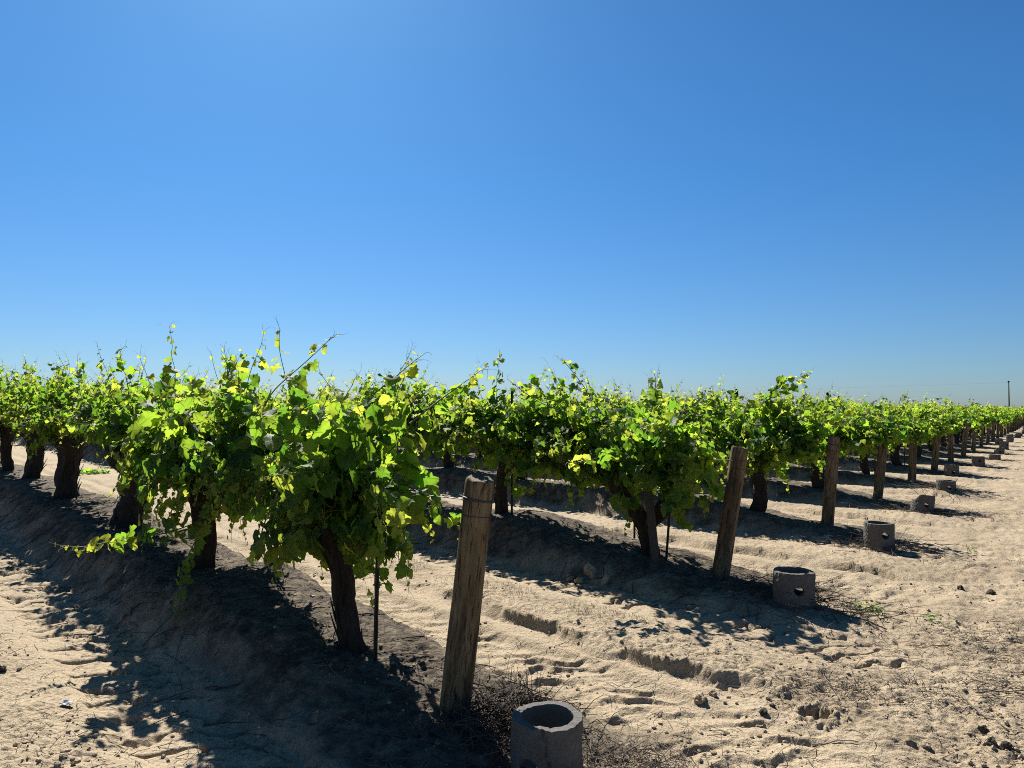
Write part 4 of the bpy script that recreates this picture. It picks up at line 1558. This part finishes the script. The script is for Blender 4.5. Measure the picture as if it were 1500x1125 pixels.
# sticks
sticks = [([(1140, 878), (1200, 890), (1255, 905), (1292, 920)], 0.010, "long dark pruned cane lying right of the second row's concrete pipe"),
          ([(1180, 885), (1230, 893), (1282, 899)], 0.006, "thinner dark cane lying just above the long one by the second row's pipe"),
          ([(1190, 972), (1201, 985), (1212, 1003)], 0.006, "short pale twig lying across the sandy bank"),
          ([(1396, 1012), (1425, 1040), (1466, 1066)], 0.006, "long straight stick lying on the headland at the lower right"),
          ([(1415, 1005), (1460, 1008), (1500, 1004)], 0.004, "thin dark twig lying on the headland above the long stick"),
          ([(1180, 1083), (1215, 1078), (1250, 1080)], 0.004, "thin twig lying on the sand below the dark hole"),
          ([(480, 960), (500, 985), (520, 1010)], 0.004, "pale bent twig on the shaded berm left of the nearest end post")]
for pl, r, lab in sticks:
    P = np.array([ray_ground(*p)[:2] for p in pl])
    tt = np.linspace(0, len(P) - 1, 9)
    x, y = np.interp(tt, range(len(P)), P[:, 0]), np.interp(tt, range(len(P)), P[:, 1])
    z = ground_height(x, y)
    z = np.maximum(z, np.convolve(np.pad(z, 1, mode='edge'), [0.33, 0.34, 0.33], 'valid')) + r * 0.8 + 0.004
    mb = MB()
    mb.tube(np.stack([x + rng_l.normal(0, 0.004, 9), y, z], -1), np.linspace(r, r * 0.5, 9), 6, True)
    o = obj("stick", mb.mesh("stick", [M_TWIG], True))
    tag(o, lab, "stick", "sticks lying on the ground")


# small plants
def blade_plant(name, px, py, n, hmin, hmax, spread, r, mat, label, cat, lean=0.5, group=None):
    x, y, z = ray_ground(px, py)
    mb = MB()
    for q in range(n):
        a = rng_l.uniform(0, 6.28)
        h = rng_l.uniform(hmin, hmax)
        b = np.array([rng_l.normal(0, spread), rng_l.normal(0, spread), -0.02])
        d = np.array([math.cos(a), math.sin(a), 0]) * lean * h * rng_l.uniform(0.3, 1.2)
        mb.tube([b, b + d * 0.35 + (0, 0, h * 0.6), b + d + (0, 0, h * rng_l.uniform(0.75, 1.0))], [r, r * 0.8, r * 0.25], 3, False)
    o = obj(name, mb.mesh(name, [mat]))
    o.location = (x, y, z)
    tag(o, label, cat, group)
    return o


blade_plant("dry_weed", 770, 1010, 16, 0.10, 0.22, 0.05, 0.0024, M_TWIG, "clump of dead upright stalks behind the nearest concrete pipe", "dry weed", 0.25)
blade_plant("dry_weed", 735, 985, 5, 0.12, 0.24, 0.05, 0.0018, M_TWIG, "few thin dead stalks between the nearest post and the dead clump", "dry weed", 0.4)
blade_plant("grass_tuft", 620, 1070, 14, 0.06, 0.13, 0.012, 0.0022, M_STRAW, "pale dry grass tuft on the shaded berm left of the nearest post", "grass tuft", 0.9)
blade_plant("dry_weed", 860, 1110, 3, 0.25, 0.36, 0.02, 0.0022, M_TWIG, "single long dead stalk leaning on the right of the nearest pipe", "dry weed", 0.5)


def leafy_weed(px, py, n, rad, size, label):
    x, y, z = ray_ground(px, py)
    L = {kk: [] for kk in ("pos", "nrm", "tip", "size", "age")}
    for q in range(n):
        a, rr0 = rng_l.uniform(0, 6.28), rad * rng_l.random() ** 0.5
        L["pos"].append(np.array([math.cos(a) * rr0, math.sin(a) * rr0, 0.01 + 0.05 * rng_l.random()]))
        L["nrm"].append(np.array([math.cos(a) * 0.4, math.sin(a) * 0.4, 1]) + rng_l.normal(0, 0.4, 3))
        L["tip"].append(np.array([math.cos(a), math.sin(a), 0.3]) + rng_l.normal(0, 0.4, 3))
        L["size"].append(size * rng_l.uniform(0.5, 1.2))
        L["age"].append(0.0)
    L = {kk: np.array(vv) for kk, vv in L.items()}
    o = obj("weed", leaves_mesh("weed", L, LOW, rng_l, M_LEAF_FAR))
    o.location = (x, y, z)
    tag(o, label, "weed", "small green weeds on the headland")


leafy_weed(1268, 892, 70, 0.12, 0.030, "low green weed right of the second row's concrete pipe")
leafy_weed(1358, 906, 26, 0.06, 0.026, "small green weed in open sand at the right of the headland")
leafy_weed(1418, 806, 16, 0.06, 0.03, "tiny green weed far right on the headland beyond the third pipe")
leafy_weed(135, 692, 160, 0.35, 0.12, "bright green seedling growing low behind the fourth trunk of the nearest row")

# thin grass on the bank of the first lane
mb = MB()
n = 1500
tt = rng_l.uniform(0.2, 4.2, n)
pp = rng_l.normal(2.05, 0.14, n)
clump = fbm(tt, pp, 0.5, 2, 401) > -0.05
tt, pp = tt[clump], pp[clump]
X = P1[0] + NRM[0] * pp + RD[0] * tt + HV[0] * 0
Y = P1[1] + NRM[1] * pp + RD[1] * tt
Z = ground_height(X, Y)
for x, y, z in zip(X, Y, Z):
    a = rng_l.uniform(0, 6.28)
    h = rng_l.uniform(0.015, 0.05)
    d = np.array([math.cos(a), math.sin(a), 0]) * h * 0.5
    mb.add([(x - 0.0015, y, z - 0.003), (x + 0.0015, y, z - 0.003), (x + d[0], y + d[1], z + h)], [(0, 1, 2)])
o = obj("grass", mb.mesh("grass", [M_GRASS]))
tag(o, "sparse pale green grass on the bank between the two nearest rows", "grass", None, "stuff")

# scrap of paper
x, y, z = ray_ground(108, 1026)
g = np.linspace(-1, 1, 6)
vx, vy = np.meshgrid(g, g, indexing='ij')
vz = 0.25 * np.sin(vx * 3) * np.cos(vy * 2.4) + 0.2 * np.abs(vx) + rng_l.normal(0, 0.06, vx.shape)
v = np.stack([vx * 0.034, vy * 0.022, vz * 0.03 + 0.016], -1).reshape(-1, 3)
q = [(a * 6 + b, (a + 1) * 6 + b, (a + 1) * 6 + b + 1, a * 6 + b + 1) for a in range(5) for b in range(5)]
o = obj("paper_scrap", make_mesh("paper_scrap", v, None, [M_PAPER], quads=q))
o.location = (x, y, z)
tag(o, "crumpled white scrap of paper on the sand at the lower left", "litter")

# ------------------------------------------------------------------ beyond the field
def conifer(px, top_y, d, w, label, seed):
    rng = np.random.default_rng(seed)
    x = (px - 750) / 1040 * d
    h = EYE + (600 - top_y) / 1040 * d
    r = thing("conifer_tree", (x, d, 0), 0, label, "tree", "trees on the horizon")
    mb = MB()
    mb.tube([(0, 0, -0.3), (0, 0, h * 0.5), (0, 0, h * 0.96)], [h * 0.016, h * 0.010, h * 0.003], 6, False)
    obj("trunk", mb.mesh("trunk", [M_POLE]), r)
    V, T = [], []
    n = 700
    u = rng.random(n) ** 0.8
    zz = h * (0.10 + 0.9 * u)
    rad = w * 1.25 * (1 - u) ** 0.9 * (0.75 + 0.35 * np.sin(u * 40)) * rng.random(n) ** 0.4 + 0.05
    a = rng.uniform(0, 6.28, n)
    for i in range(n):
        c = np.array([math.cos(a[i]) * rad[i], math.sin(a[i]) * rad[i], zz[i]])
        s = h * 0.035 * rng.uniform(0.6, 1.4)
        tri = rng.normal(0, 1, (3, 3)) * s * np.array([1, 1, 0.7])
        V.append(c + tri)
        T.append((3 * i, 3 * i + 1, 3 * i + 2))
    obj("crown", make_mesh("crown", np.concatenate(V), T, [M_CONIFER]), r)


conifer(1073, 572, 420, 2.2, "dark pointed conifer on the horizon, left one of the close pair", 1)
conifer(1079, 570, 425, 2.2, "dark pointed conifer on the horizon, right one of the close pair", 2)
conifer(1027, 578, 430, 2.4, "dark conifer on the horizon left of the close pair, behind the second row", 3)
conifer(1036, 580, 430, 3.0, "rounder dark conifer on the horizon next to a pointed one", 4)
conifer(1046, 577, 440, 2.2, "dark conifer on the horizon rightmost behind the second row's vine", 5)
conifer(1212, 575, 430, 1.6, "slim dark conifer on the horizon behind the third row", 6)
conifer(1229, 580, 430, 3.0, "broad dark conifer on the horizon behind the fourth row", 7)
conifer(827, 574, 400, 3.4, "dark rounded tree on the horizon beside the far crossarm pole", 8)


def utility_pole(px, top_y, d, label, arm):
    x = (px - 750) / 1040 * d
    h = EYE + (600 - top_y) / 1040 * d
    r = thing("utility_pole", (x, d, 0), 0, label, "utility pole", "utility poles on the horizon")
    mb = MB()
    mb.tube([(0, 0, -0.5), (0, 0, h)], [0.21, 0.16], 10, True)
    obj("pole_shaft", mb.mesh("pole_shaft", [M_POLE], True), r)
    mb = MB()
    if arm:
        mb.add([(sx * 1.2, sy * 0.06 - 0.26, h - 0.6 + sz * 0.08) for sx in (-1, 1) for sy in (-1, 1) for sz in (-1, 1)], None,
               [(0, 1, 3, 2), (4, 6, 7, 5), (0, 4, 5, 1), (2, 3, 7, 6), (0, 2, 6, 4), (1, 5, 7, 3)])
        obj("crossarm", mb.mesh("crossarm", [M_POLE]), r)
        for q in (-1.0, 0.0, 1.0):
            mb = MB()
            mb.tube([(0, 0, 0), (0, 0, 0.12), (0, 0, 0.22)], [0.05, 0.08, 0.04], 8, True)
            io = obj("insulator", mb.mesh("insulator", [M_CONC]), r)
            io.location = (q, -0.26, h - 0.52)
    else:
        mb.tube([(0, 0, 0), (0, 0, 0.35)], [0.30, 0.26], 10, True)
        io = obj("transformer_cap", mb.mesh("transformer_cap", [M_POLE]), r)
        io.location = (0, 0, h + 0.002)
    return x, d, h


pa = utility_pole(1478, 559, 215, "tall plain utility pole on the horizon at the far right", False)
pb = utility_pole(836, 563, 330, "distant utility pole with a crossarm behind the second row", True)
pc_x, pc_d, pc_h = (100 - 750) / 1040 * 420, 420, 14.0
mb = MB()
p0, p1_ = np.array([pa[0], pa[1], pa[2] - 0.1]), np.array([pb[0], pb[1], pb[2] - 0.3])
tt = np.linspace(0, 1, 40)
pts = p0[None] * (1 - tt[:, None]) + p1_[None] * tt[:, None]
pts[:, 2] -= 3.0 * 4 * tt * (1 - tt) * 0.6
mb.tube(pts, 0.010, 4, False)
o = obj("power_line", mb.mesh("power_line", [M_WIRE]))
tag(o, "thin power line hanging between the two far utility poles", "cable")
